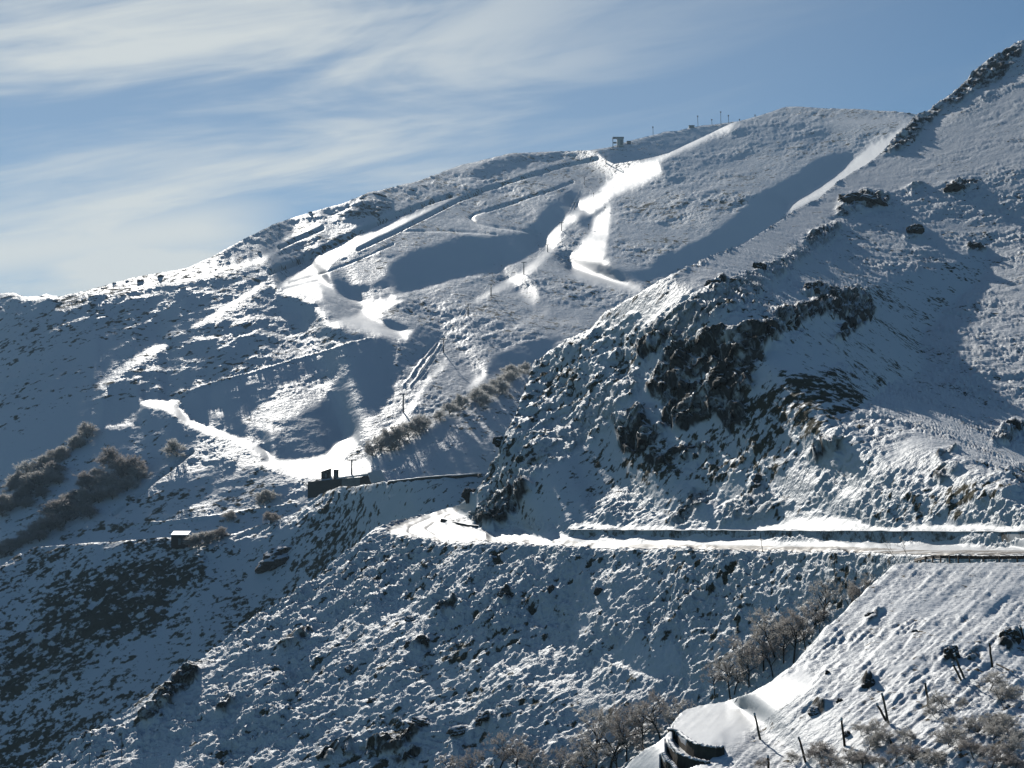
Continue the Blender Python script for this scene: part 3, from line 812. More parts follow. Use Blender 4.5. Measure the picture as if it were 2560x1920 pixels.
G.line(Z('6', (1900, 60), (2074, 45)) + Z('4', (500, 1025), (650, 1005), (1220, 952)), 8, BR, rough=.6)
G.line(Z('6', (480, 358), (600, 364), (1000, 334)), 5, LT, rough=.6)
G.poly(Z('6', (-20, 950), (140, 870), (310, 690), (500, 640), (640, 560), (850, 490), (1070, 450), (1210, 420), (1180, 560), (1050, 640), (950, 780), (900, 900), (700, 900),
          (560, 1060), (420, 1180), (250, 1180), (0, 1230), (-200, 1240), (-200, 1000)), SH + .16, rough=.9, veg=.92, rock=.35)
G.solve(wbase=3e-5, iters=300)

# ---- near embankment with the terrace
TZ = -15.8                                   # level of the terrace
RIM1 = Z('c', (786, 905), (795, 955), (850, 985), (900, 1020), (1000, 1100), (1130, 1165), (1300, 1208), (1500, 1234), (1650, 1222))
FOOT_1 = Z('c', (786, 910), (792, 1060), (850, 1150), (940, 1250), (1090, 1370), (1330, 1470), (1400, 1480))
RIM2 = Z('c', (678, 1070), (690, 1120), (740, 1190), (850, 1320), (960, 1370), (1100, 1420), (1350, 1475))
FOOT_2 = Z('c', (678, 1074), (690, 1280), (740, 1360), (830, 1500), (900, 1600), (1000, 1680))
RIM3 = Z('c', (588, 1310), (600, 1340), (660, 1440), (740, 1490), (800, 1590))
FOOT_3 = Z('c', (588, 1314), (600, 1450), (660, 1580), (740, 1680))
A = Layer('embankment', TOP_A, 1280, 6.0, [(2225, 1415, 152), (2400, 1408, 150), (2560, 1406, 147), (2710, 1405, 145), (2060, 1580, 137), (1929, 1703, 124), (1814, 1754, 116), (1752, 1761, 114), (1690, 1810, 106),
                                           (1800, 1850, 98), (1780, 1870, 96), (1700, 1900, 98), (1580, 1915, 106), (1560, 2000, 100), (1900, 1900, 92), (2300, 1900, 85), (2560, 1900, 80), (2560, 1700, 96), (2300, 1700, 100), (2560, 1550, 117),
                                           (2300, 1550, 122), (2100, 1750, 101), (1950, 1760, 110), (2710, 1900, 78), (2000, 2000, 86), (1300, 2000, 120)], BR - .02, 0.8)
A.m['veg'][:] = .42
A.poly(Z('8', (2212, 850), (2212, 1659), (500, 1659), (700, 1420), (900, 1290), (1300, 1100), (1700, 1000)), LT - .04, rough=.8, veg=.5)
A.poly(Z('c', (0, 1561), (100, 1450), (520, 1170), (780, 910), (1000, 620), (1250, 530), (1650, 480), (2212, 250)) + Z('8', (1000, 1090), (1060, 1180), (900, 1290), (800, 1390), (700, 1440), (560, 1550), (420, 1700), (0, 1700)), BR - .06, rough=.08, veg=.05)
for pts in ([(1310, 1190), (1350, 1140), (1390, 1170), (1380, 1200), (1310, 1215)], [(1750, 990), (1800, 960), (1870, 1000), (1850, 1060), (1770, 1090)], [(1900, 1020), (1960, 970), (1990, 990), (1960, 1060), (1910, 1080)],
            [(2060, 960), (2110, 890), (2200, 870), (2190, 960), (2120, 1030), (2060, 1010)], [(1000, 1340), (1060, 1290), (1130, 1290), (1100, 1340), (1030, 1370)], [(1330, 850), (1400, 790), (1450, 760), (1410, 830), (1350, 870)]):
    A.poly(Z('8', *pts), SH, rough=1.0, rock=.8, big=.5)
for pts in ([(1640, 760), (1760, 700), (1900, 600), (1900, 640), (1760, 740), (1660, 790)], [(1900, 820), (2000, 740), (2212, 640), (2212, 690), (2000, 800)], [(1430, 1130), (1560, 1060), (1680, 1060), (1500, 1150)]):
    A.poly(Z('8', *pts), HF + .02, rough=.3)
tz = []
for (x, y) in Z('c', (1000, 640), (1250, 545), (1650, 500), (1900, 600), (1500, 800), (1200, 800), (1000, 900), (1300, 1100), (1600, 1150), (1700, 900), (1900, 760), (900, 780), (850, 900)):
    tz.append((x, y, TZ / float(ray(x, y)[1])))
for q in tz:
    A.anchor([q, q], 1.0)
A.solve(wbase=4e-4, wshade=0.7, iters=300)


def terrace(PX, PY, D):
    """the curved terrace: flat top, three low walls stepping down to the left"""
    D = D.copy()
    lines = [(RIM1, FOOT_1), (RIM2, FOOT_2), (RIM3, FOOT_3)]
    rz = ray(PX, PY)[1]
    flat = inpoly(PX, PY, Z('c', (786, 905), (770, 830), (900, 650), (1000, 560), (1250, 470), (1650, 420), (1900, 350), (1900, 900), (1700, 1080), (1650, 1222), (1500, 1234), (1300, 1208), (1130, 1165), (1000, 1100), (900, 1020), (850, 985), (795, 955)))
    dt = TZ / rz
    w = np.clip(segdist(PX, PY, Z('c', (1900, 400), (1900, 900), (1700, 1080), (1650, 1260))) / 42.0, 0, 1)
    w = w * w * (3 - 2 * w)
    D = np.where(flat, D * (1 - w) + dt * w, D)
    left = inpoly(PX, PY, Z('c', (300, 850), (790, 880), (1300, 1180), (1660, 1215), (1560, 1290), (1400, 1420), (1340, 1485), (1150, 1530), (1000, 1600), (950, 2300), (300, 2300)))
    x = PX[0]
    Dp = yfp = None
    for k, (rim, foot) in enumerate(lines):
        Dk, yr, yf, on = terrace_wall_line(k, x)
        sel = left & on[None]
        if k:                                    # the tread up to this wall
            t = np.clip((PY - yfp[None]) / np.maximum(yr - yfp, 2)[None], 0, 1)
            D = np.where(sel & onp[None] & (PY > yfp[None]) & (PY <= yr[None]), 1 / ((1 - t) / Dp[None] + t / Dk[None]), D)
        D = np.where(sel & (PY > yr[None]) & (PY <= yf[None]), Dk[None], D)
        t = np.clip((PY - yf[None]) / 70.0, 0, 1)
        D = np.where(sel & (PY > yf[None]), 1 / ((1 - t) / Dk[None] + t / np.minimum(D, Dk[None])), D)
        Dp, yfp, onp = Dk, yf, on
    return D


def terrace_wall_line(k, x):
    """distance, rim row and foot row of terrace wall k for the columns x"""
    lines = [(RIM1, FOOT_1), (RIM2, FOOT_2), (RIM3, FOOT_3)]
    D = None
    for j in range(k + 1):
        rf, ff = interp_top(lines[j][0]), interp_top(lines[j][1])
        yr, yf = rf(x), np.maximum(ff(x), rf(x) + .3)
        on = x >= lines[j][0][0][0]
        Dj = TZ / ray(x, yr)[1] if j == 0 else A.at(x, yr)
        if D is not None:
            Dj = np.where(onp, np.minimum(Dj, D - .5), Dj)
        D, onp = Dj, on
    return D, yr, yf, on


# ------------------------------------------------------------------ relief on the hillsides
UP = np.array([0, 0, 1.0])


def relief(scale, amp_small, amp_mid, amp_big, rockamp, beta=22.0, streak=0.0, extra=None, grain=0.0):
    """hummocks of snow-covered grass, drawn out along the wind (rising to the right)"""
    cb, sb = math.cos(rad(beta)), math.sin(rad(beta))

    def f(P, M, PX, PY, N):
        X, Y, Zc = P[..., 0], P[..., 1], P[..., 2]
        a = X * cb + Zc * sb
        b = -X * sb + Zc * cb
        r = M['rough']
        r = r * np.clip(.8 + 1.1 * fbm(X / (scale * 16), Y / (scale * 16), Zc / (scale * 16) + 2.5, 2), .12, 1.7)
        att = np.clip(1.3 * scale / np.maximum(M['step'], 1e-3), 0, 1)      # no tufts finer than the ground is sampled
        r0, r = r, r * att ** 1.5
        n0 = perlin(a / (scale * 1.9), b / (scale * .75), Y / (scale * 1.5))
        h = amp_small * r * (0.55 - np.abs(n0)) * 1.3
        h = h + amp_small * 0.75 * r * perlin(a / (scale * .8), b / (scale * .38) + 5, Y / (scale * .7))
        h = h + amp_small * 0.4 * r * perlin(a / (scale * .4), b / (scale * .2) + 9, Y / (scale * .35))
        if grain:                                  # clumps of fixed angular size: far ones are drifts, near ones tufts
            u, w = PX * cb - PY * sb, PX * sb + PY * cb
            k = Y / FPX * r0
            r = r0
            n0 = perlin(u / (grain * 2.4), w / grain, u * 0 + 3.1)
            h = k * 1.35 * ((0.5 - np.abs(n0)) * 1.2 + .8 * perlin(u / (grain * 1.1), w / (grain * .5), u * 0 + 7.3) + .5 * perlin(u / (grain * .5), w / (grain * .28), u * 0 + 1.3))
            h = h + k * 2.6 * fbm(u / (grain * 7), w / (grain * 2.6), u * 0 + 5.5, 2)
        h = h + amp_mid * (r * .9 + .1) * fbm(a / (scale * 4.2), b / (scale * 2.2), Y / (scale * 3.4), 2)
        h = h + amp_big * (M['big'] * 2 + .4 * r) * fbm(X / (scale * 9), Y / (scale * 9), Zc / (scale * 9) + 4, 2)
        if streak:
            # runnels down the fall line of the bank
            u, w = PX * .74 - PY * .67, PX * .67 + PY * .74
            h = h + streak * r * (fbm(u / 150, w / 16, w * 0 + 2.2, 3, .6) + .6 * perlin(u / 60, w / 6, w * 0 + 6.2))
        k = M['rock']
        hor = 0.0
        if rockamp:
            rk = 1 - np.abs(fbm(X / (scale * 5), Y / (scale * 5), Zc / (scale * 3) + 7, 3, .55)) * 1.6
            h = h + rockamp * .8 * k * rk
            hor = rockamp * .7 * k * (perlin(X / (scale * 2), Y / (scale * 2), Zc / (scale * 1.2)) + .5 * perlin(X / (scale * .8), Y / (scale * .8), Zc / (scale * .5)) +
                                      .5 * np.sign(perlin(X / (scale * 3), Y / (scale * 3), Zc / (scale * 2) + 9)))
        if extra is not None:
            h = h + extra(PX, PY, P)
        dv = (UP * .6 + N * .4) * h[..., None]
        if rockamp:
            dv = dv - np.array([0, 1.0, 0]) * hor[..., None]
        # bare stalks show on one side of the hummocks, darkening it as shade would
        M['veg'] = np.clip(M['veg'] + r * .22 * np.clip(n0 * 2.2, -1, 1) + .45 * np.minimum(M['veg'], .7) * fbm(X / (scale * 18), Y / (scale * 18), Zc / (scale * 12) + 6.5, 3), 0, 1.1)
        return dv, M
    return f


def far_lines(PX, PY, P):
    h = 0.0
    for pts, w, a in ((Z('2', (-60, 935), (0, 912), (100, 880), (300, 775), (450, 700), (700, 590), (900, 510), (1050, 462)), 4.5, -3.6),
                      (Z('2', (480, 792), (700, 690), (900, 590), (1100, 490), (1250, 430), (1360, 400)), 4.0, -3.8),
                      (Z('2', (1380, 388), (1500, 352), (1640, 310), (1750, 280), (1950, 235)), 3.5, -3.4),
                      (Z('2', (0, 780), (150, 710), (260, 662)), 4.5, -3.5),
                      (Z('2', (1460, 500), (1300, 545), (1200, 575), (1170, 600), (1210, 630), (1300, 650), (1450, 670), (1580, 695)), 3.0, -1.5),
                      (Z('2', (1270, 560), (1480, 490), (1700, 420), (1800, 380)), 3.0, -1.6),
                      (Z('2', (750, 683), (1000, 680), (1200, 690), (1330, 700)), 2.4, -1.0),
                      (Z('1', (1180, 1300), (900, 1520), (700, 1680)), 4.0, -2.2),
                      (Z('2', (60, 1000), (300, 930), (500, 850), (700, 760)), 2.2, -.7), (Z('2', (20, 1040), (240, 985)), 2.0, -.6)):
        h = h + a * np.exp(-(segdist(PX, PY, pts) / w) ** 2)
    for pts, w, a in ((Z('1', (1150, 938), (1300, 885), (1600, 800), (1900, 715), (2200, 625)) + Z('4', (560, 118),), 2.2, 1.0),
                      (Z('4', (760, 400), (860, 270), (960, 150)), 2.2, .9), (Z('4', (800, 410), (900, 270), (985, 150)), 2.2, .9),
                      (Z('6', (590, 275), (1000, 240), (1300, 205), (1700, 140)), 2.6, 1.0)):
        h = h + a * np.exp(-(segdist(PX, PY, pts) / w) ** 2) * (1 + .6 * perlin(PX / 9, PY / 9, PX * 0 + 1.5))
    return h


def road_banks(PX, PY, P):
    """ploughed snow banks along the inner side of the road"""
    d = segdist(PX, PY, Z('4', (1690, 1368), (1800, 1362), (1950, 1352), (2100, 1350)) + Z('5', (0, 1368), (250, 1362), (420, 1366), (560, 1352), (700, 1366), (860, 1372), (1000, 1352), (1150, 1372),
                           (1300, 1386), (1600, 1392), (1900, 1404), (2080, 1412)))
    a = .55 + .55 * perlin(PX / 55, PX * 0 + .3, PX * 0) + .2 * perlin(PX / 25, PY / 9, PX * 0)
    h = np.clip(a, .1, 2) * np.exp(-(d / 6.0) ** 2) * .5 * np.clip((2330 - PX) / 200, 0, 1)
    d2 = segdist(PX, PY, Z('4', (1040, 1262), (1090, 1290), (1180, 1312), (1260, 1330)))
    h = h + (.7 + .3 * perlin(PX / 20, PY / 20, PX * 0 + 4)) * np.exp(-(d2 / 9.0) ** 2)
    # wheel ruts round the bend
    d3 = np.minimum(segdist(PX, PY, Z('4', (1030, 1178), (900, 1225), (800, 1270), (790, 1300), (900, 1335), (1100, 1352))),
                    segdist(PX, PY, Z('4', (1060, 1190), (960, 1240), (900, 1280), (960, 1315), (1100, 1345))))
    return h - .22 * np.exp(-(d3 / 2.6) ** 2)


M_FAR = snow_ground('snow_far_slope', 4.0, 0.55)
M_MID = snow_ground('snow_rocky_slope', 1.5, 0.7)
M_VAL = snow_ground('snow_valley_slope', 2.2, 0.6)
M_NEAR = snow_ground('snow_near_slope', 0.55, 0.7, vegcol=(0.075, 0.058, 0.035))

topG, topB, topA, topF = interp_top(TOP_G), interp_top(TOP_B), interp_top(TOP_A), interp_top(TOP_F)
PITCHPX = 2.6
o_far = F.mesh(2.05, lambda x: np.minimum(np.minimum(topG(x), topB(x)) + 70, MY1), M_FAR, relief(5.0, .8, .5, 1.2, 3.0, 16, extra=far_lines, grain=6.5))
o_sta = H.mesh(3.2, lambda x: topF(x) + 40, M_FAR, relief(5.0, .5, .8, 1.0, 0), x0=1300, x1=2000)
o_lef = K.mesh(3.2, lambda x: topF(x) + 50, M_FAR, relief(5.0, .8, 1.0, 1.0, 0), x0=MX0, x1=400)
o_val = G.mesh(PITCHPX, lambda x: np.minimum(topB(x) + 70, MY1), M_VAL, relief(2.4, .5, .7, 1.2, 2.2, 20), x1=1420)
o_roc = B.mesh(PITCHPX, lambda x: np.minimum(topA(x) + 150, MY1), M_MID, relief(1.2, .42, .5, .9, 2.4, 24, extra=road_banks), fine=(1262, 1398, 1.0))
o_emb = A.mesh(PITCHPX, lambda x: x * 0 + MY1, M_NEAR, relief(.75, .12, .14, .25, .8, 34, .14), override=terrace, x0=1480)
for o, lb in ((o_far, 'far snowy mountain with ski runs under the sky'), (o_sta, 'ridge behind the summit lift station'), (o_lef, 'low rocky ridge at the far left skyline'),
              (o_val, 'shaded valley side below the lift base'), (o_roc, 'rocky mountain carrying the road'), (o_emb, 'near snowy embankment below the guard rail')):
    o['label'] = lb
print('TRI', sum(l.tri for l in (F, H, K, G, B, A)))

# ------------------------------------------------------------------ small-object helpers
def plain(name, col, rough=.8, spec=.2, var=.35, scale=6.0, col2=None, bump=0.0, metal=0.0):
    m, t = new_mat(name)
    co = t.n('ShaderNodeTexCoord').outputs['Object']
    n = t.noise(co, scale, 4.0, .6)
    c = t.mix(n, tuple(x * (1 - var) for x in col), col2 or tuple(min(1, x * (1 + var)) for x in col))
    b = t.n('ShaderNodeBsdfPrincipled')
    t.set(b.inputs['Base Color'], c)
    b.inputs['Roughness'].default_value = rough
    b.inputs['Specular IOR Level'].default_value = spec
    b.inputs['Metallic'].default_value = metal
    if bump:
        bp = t.n('ShaderNodeBump')
        bp.inputs['Strength'].default_value = bump
        bp.inputs['Distance'].default_value = .05
        t.set(bp.inputs['Height'], n)
        t.set(b.inputs['Normal'], bp.outputs[0])
    t.set(t.n('ShaderNodeOutputMaterial').inputs[0], b.outputs[0])
    return m


def frosty(name, col, trans=.35):
    """frost on twigs: bright, lets some light through"""
    m, t = new_mat(name)
    co = t.n('ShaderNodeTexCoord').outputs['Object']
    n = t.noise(co, 9.0, 2.0)
    c = t.mix(n, tuple(x * .75 for x in col), col)
    d = t.n('ShaderNodeBsdfDiffuse')
    t.set(d.inputs[0], c)
    r = t.n('ShaderNodeBsdfTranslucent')
    t.set(r.inputs[0], c)
    mx = t.n('ShaderNodeMixShader')
    mx.inputs[0].default_value = trans
    t.set(mx.inputs[1], d.outputs[0])
    t.set(mx.inputs[2], r.outputs[0])
    t.set(t.n('ShaderNodeOutputMaterial').inputs[0], mx.outputs[0])
    return m


M_WOOD = plain('weathered_wood', (.16, .125, .09), .85, .2, .5, 9.0, bump=.4)
M_DARKWOOD = plain('dark_wood', (.06, .045, .032), .8, .2, .4, 5.0)
M_STEEL = plain('grey_steel', (.11, .115, .12), .55, .4, .2, 3.0, metal=.5)
M_RUST = plain('rusty_rail', (.085, .062, .045), .6, .4, .45, 4.0, metal=.3)
M_CABLE = plain('dark_cable', (.10, .10, .10), .6, .3, .1)
M_CONC = plain('stained_concrete', (.30, .29, .27), .9, .15, .6, .8, bump=.8)
M_STONE = plain('dark_stone', (.085, .075, .06), .92, .15, .55, 2.4, bump=.8)
M_ROCK = plain('brown_grey_rock', (.085, .073, .058), .92, .15, .6, 1.6, bump=.8)
M_SNOW = plain('clean_snow', (.80, .81, .83), .6, .1, .04, 1.2, bump=.15)
M_WHITEP = plain('pale_paint', (.50, .50, .46), .7, .3, .15, 1.5)
M_GREYP = plain('grey_panel', (.19, .20, .20), .7, .3, .2, 1.0)
M_BARK = plain('dark_bark', (.055, .045, .036), .9, .1, .5, 5.0)
M_BARKF = plain('frosted_bark', (.22, .20, .18), .9, .1, .4, 5.0)
M_TWIG = frosty('frosted_twig', (.58, .56, .53), .5)
M_TWIGP = frosty('white_twig', (.66, .65, .62), .55)
M_BROWN = frosty('brown_twig', (.42, .39, .37), .5)
M_FROST = frosty('frost', (.86, .87, .87), .62)
M_FROSTB = frosty('beige_frost', (.78, .75, .71), .6)
M_LEAF = frosty('dry_leaf', (.21, .095, .04), .5)


def plastered():
    """wall with wind-blown snow stuck to it"""
    m, t = new_mat('snow_plastered_concrete')
    co = t.n('ShaderNodeTexCoord').outputs['Object']
    n = t.noise(co, .55, 5.0, .65)
    n2 = t.noise(co, 2.5, 4.0, .6)
    c = t.mix(t.smooth(t.math('ADD', t.math('MULTIPLY', n, .75), t.math('MULTIPLY', n2, .25)), .40, .56), t.mix(n2, (.085, .072, .058), (.24, .22, .19)), (.70, .72, .74))
    b = t.n('ShaderNodeBsdfPrincipled')
    t.set(b.inputs['Base Color'], c)
    b.inputs['Roughness'].default_value = .85
    b.inputs['Specular IOR Level'].default_value = .1
    t.set(t.n('ShaderNodeOutputMaterial').inputs[0], b.outputs[0])
    return m


M_PLAST = plastered()


def to_obj(name, bm, mats, parent=None, loc=None, smooth=False):
    me = bpy.data.meshes.new(name)
    bm.normal_update()
    bm.to_mesh(me)
    bm.free()
    for m in (mats if isinstance(mats, (list, tuple)) else [mats]):
        me.materials.append(m)
    if smooth:
        me.polygons.foreach_set('use_smooth', np.ones(len(me.polygons), bool))
    o = bpy.data.objects.new(name, me)
    COL.objects.link(o)
    if parent:
        o.parent = parent
    if loc is not None:
        o.location = loc
    return o


def tag(o, label, cat, group=None):
    o['label'] = label
    o['category'] = cat
    if group:
        o['group'] = group
    return o


def empty(name, loc, label, cat, group=None, rz=0.0, scale=1.0):
    o = bpy.data.objects.new(name, None)
    o.empty_display_size = .3
    o.location = loc
    o.rotation_euler = (0, 0, rz)
    o.scale = (scale,) * 3 if not isinstance(scale, (tuple, list)) else scale
    COL.objects.link(o)
    return tag(o, label, cat, group)


def tube(bm, p0, p1, r0, r1, n=6, cap=True, mi=0):
    p0, p1 = Vector(p0), Vector(p1)
    d = p1 - p0
    if d.length < 1e-6:
        return
    q = d.to_track_quat('Z', 'Y')
    ra, rb = [], []
    for i in range(n):
        a = 2 * math.pi * i / n
        v = q @ Vector((math.cos(a), math.sin(a), 0))
        ra.append(bm.verts.new(p0 + v * r0))
        rb.append(bm.verts.new(p1 + v * r1))
    fs = [bm.faces.new((ra[i], ra[(i + 1) % n], rb[(i + 1) % n], rb[i])) for i in range(n)]
    if cap:
        fs.append(bm.faces.new(rb))
        fs.append(bm.faces.new(ra[::-1]))
    for f in fs:
        f.material_index = mi


def box(bm, lo, hi, mi=0, M=None):
    vs = []
    for z in (lo[2], hi[2]):
        for x, y in ((lo[0], lo[1]), (hi[0], lo[1]), (hi[0], hi[1]), (lo[0], hi[1])):
            v = Vector((x, y, z))
            vs.append(bm.verts.new(M @ v if M else v))
    for f in ((3, 2, 1, 0), (4, 5, 6, 7), (0, 1, 5, 4), (1, 2, 6, 5), (2, 3, 7, 6), (3, 0, 4, 7)):
        bm.faces.new([vs[i] for i in f]).material_index = mi


def hexa(bm, pts, mi=0):
    """box from 8 corners: bottom ring then top ring"""
    vs = [bm.verts.new(p) for p in pts]
    for f in ((3, 2, 1, 0), (4, 5, 6, 7), (0, 1, 5, 4), (1, 2, 6, 5), (2, 3, 7, 6), (3, 0, 4, 7)):
        bm.faces.new([vs[i] for i in f]).material_index = mi


ORD = ['first', 'second', 'third', 'fourth', 'fifth', 'sixth', 'seventh', 'eighth', 'ninth', 'tenth', 'eleventh', 'twelfth', 'thirteenth', 'fourteenth', 'fifteenth', 'sixteenth',
       'seventeenth', 'eighteenth', 'nineteenth', 'twentieth', 'twenty-first', 'twenty-second', 'twenty-third', 'twenty-fourth', 'twenty-fifth', 'twenty-sixth', 'twenty-seventh', 'twenty-eighth', 'twenty-ninth', 'thirtieth']

# ------------------------------------------------------------------ road
def build_road():
    inner = [(2760, 1379), (2560, 1378), (2300, 1377), (2160, 1371), (1907, 1366), (1700, 1363.5), (1500, 1360), (1367, 1354), (1249, 1347), (1170, 1339), (1112, 1326), (1090, 1312), (1100, 1299), (1135, 1286), (1158, 1268)]
    poly = ROADF + ROADB[1:] + inner[::-1]
    PX, PY = B.PXg, B.PYg
    cx = (PX[:-1, :-1] + PX[1:, 1:]) / 2
    cy = (PY[:-1, :-1] + PY[1:, 1:]) / 2
    q = inpoly(cx, cy, poly) & (np.abs(PY[1:, :-1] - PY[:-1, :-1]) > .05)
    h, w = PX.shape
    idx = np.arange(h * w).reshape(h, w)
    quads = np.stack([idx[:-1, :-1][q], idx[1:, :-1][q], idx[1:, 1:][q], idx[:-1, 1:][q]], -1)
    used = np.zeros(h * w, bool)
    used[quads.ravel()] = True
    V = B.P.reshape(-1, 3)[used] + np.array([0, 0, .07])
    m, t = new_mat('driven_snow')
    co = t.n('ShaderNodeTexCoord').outputs['Object']
    sp = t.n('ShaderNodeSeparateXYZ')
    t.set(sp.inputs[0], co)
    ac = t.math('ADD', t.math('MULTIPLY', sp.outputs[0], .9), t.math('MULTIPLY', sp.outputs[1], .44))
    al = t.math('SUBTRACT', t.math('MULTIPLY', sp.outputs[1], .9), t.math('MULTIPLY', sp.outputs[0], .44))
    tr = t.noise(t.comb(t.math('MULTIPLY', ac, 1.1), t.math('MULTIPLY', al, .035), 0.0), 1.0, 3.0, .6, .3)
    gr = t.noise(co, .9, 4.0, .6)
    near = t.smooth(sp.outputs[1], 310.0, 215.0, .45, .9)        # the nearer stretch has been driven down to slush
    k = t.math('MULTIPLY', t.smooth(t.math('ADD', tr, t.math('MULTIPLY', t.math('SUBTRACT', gr, .5), .3)), .32, .54), near)
    c = t.mix(k, (.74, .74, .74), (.15, .125, .10))
    b = t.n('ShaderNodeBsdfPrincipled')
    t.set(b.inputs['Base Color'], c)
    b.inputs['Roughness'].default_value = .55
    b.inputs['Specular IOR Level'].default_value = .2
    t.set(t.n('ShaderNodeOutputMaterial').inputs[0], b.outputs[0])
    big_mesh('road', V, (np.cumsum(used) - 1)[quads], m)


build_road()


# ------------------------------------------------------------------ walls
def wall(name, foot, topy, thick, mat, label, cat='wall', cap=0.0, depth=.6, coping=None):
    """foot: [(px, py, distance)], topy: row of the crest above each foot point"""
    root_pts = []
    for (x, y, d), ty in zip(foot, topy):
        rx, rz0 = ray(x, y)
        rz1 = float(ray(x, ty)[1])
        root_pts.append((Vector((float(rx) * d, d, float(rz0) * d)), rz1 * d))
    o0 = empty(name, root_pts[0][0], label, cat)
    L = root_pts[0][0]
    fine = []
    for (p, zt), (p2, zt2) in zip(root_pts[:-1], root_pts[1:]):
        n = max(2, int((p2 - p).length / 2.0))
        for k in range(n):
            t = k / n
            fine.append((p.lerp(p2, t), zt + (zt2 - zt) * t))
    fine.append(root_pts[-1])

    def ring(i):
        a = fine[max(i - 1, 0)][0]
        c = fine[min(i + 1, len(fine) - 1)][0]
        t = (c - a)
        t.z = 0
        n = Vector((-t.y, t.x, 0)).normalized()
        if n.y < 0:
            n = -n
        return n
    bm, bc = bmesh.new(), bmesh.new()
    rows, rows2 = [], []
    rnd = random.Random(5)
    for i, (p, zt) in enumerate(fine):
        n = ring(i)
        p = p - L
        zt = zt - L.z + rnd.uniform(-.05, .05)
        bt = n * .12                              # slight batter
        rows.append([bm.verts.new(v) for v in (p + Vector((0, 0, -depth)), Vector((p.x, p.y, zt)) + bt, Vector((p.x, p.y, zt)) + n * thick, p + n * thick + Vector((0, 0, -depth)))])
        if cap:
            hc = cap * rnd.uniform(.7, 1.3)
            q = Vector((p.x, p.y, zt + .004))
            rows2.append([bc.verts.new(v) for v in (q + bt - n * .07, q + bt * 1.5 + Vector((0, 0, hc)), q + n * thick * .8 + Vector((0, 0, hc * 1.3)), q + n * (thick + .05))])
    for bmx, rr in ((bm, rows), (bc, rows2)):
        for r0, r1 in zip(rr[:-1], rr[1:]):
            for k in range(4):
                bmx.faces.new((r0[k], r1[k], r1[(k + 1) % 4], r0[(k + 1) % 4]))
        if rr:
            bmx.faces.new(rr[0])
            bmx.faces.new(rr[-1][::-1])
    bmesh.ops.recalc_face_normals(bm, faces=bm.faces)
    to_obj('wall_face', bm, mat, o0)
    if cap:
        bmesh.ops.recalc_face_normals(bc, faces=bc.faces)
        to_obj('snow_cap', bc, M_SNOW, o0, smooth=True)
    else:
        bc.free()
    return o0


wall('retaining_wall', [(x, y, d - .35) for (x, y), d in zip(FOOT2[1:], FOOT2D[1:])], [p[1] for p in TOPW2[1:]], .55, M_PLAST, 'long concrete retaining wall above the straight stretch of road', cap=.10)
wall('retaining_wall', [(x, y, d - .35) for (x, y), d in zip(FOOT1, FOOT1D)], [p[1] for p in TOPW1], .5, M_STONE, 'low curved retaining wall inside the road bend', cap=.10)


def terrace_walls():
    labels = ['topmost curved wall under the rounded terrace', 'middle curved wall stepping down below the terrace', 'lowest short curved wall left of the terrace steps']
    for k, rim in enumerate((RIM1, RIM2, RIM3)):
        x = np.linspace(rim[0][0] + .3, rim[-1][0], 30)
        D, yr, yf, on = terrace_wall_line(k, x)
        wall('terrace_wall', [(float(a), float(c), float(d) - .4) for a, c, d in zip(x, yf, D)], [float(v) for v in yr], .3, M_STONE, labels[k], cap=.05, depth=.4)


terrace_walls()

# parapet beside the road to the lift
pw = Z('a', (1400, 545), (1540, 525), (1700, 505), (1900, 482), (2212, 455)) + Z('4', (1080, 966), (1215, 955))
wall('parapet_wall', [(x, y + 3, float(G.at(x, y + 1)) - 1.0) for x, y in pw], [y - 3.5 for x, y in pw], .4, M_STONE, 'dark low parapet along the road to the lift base', cap=.22)

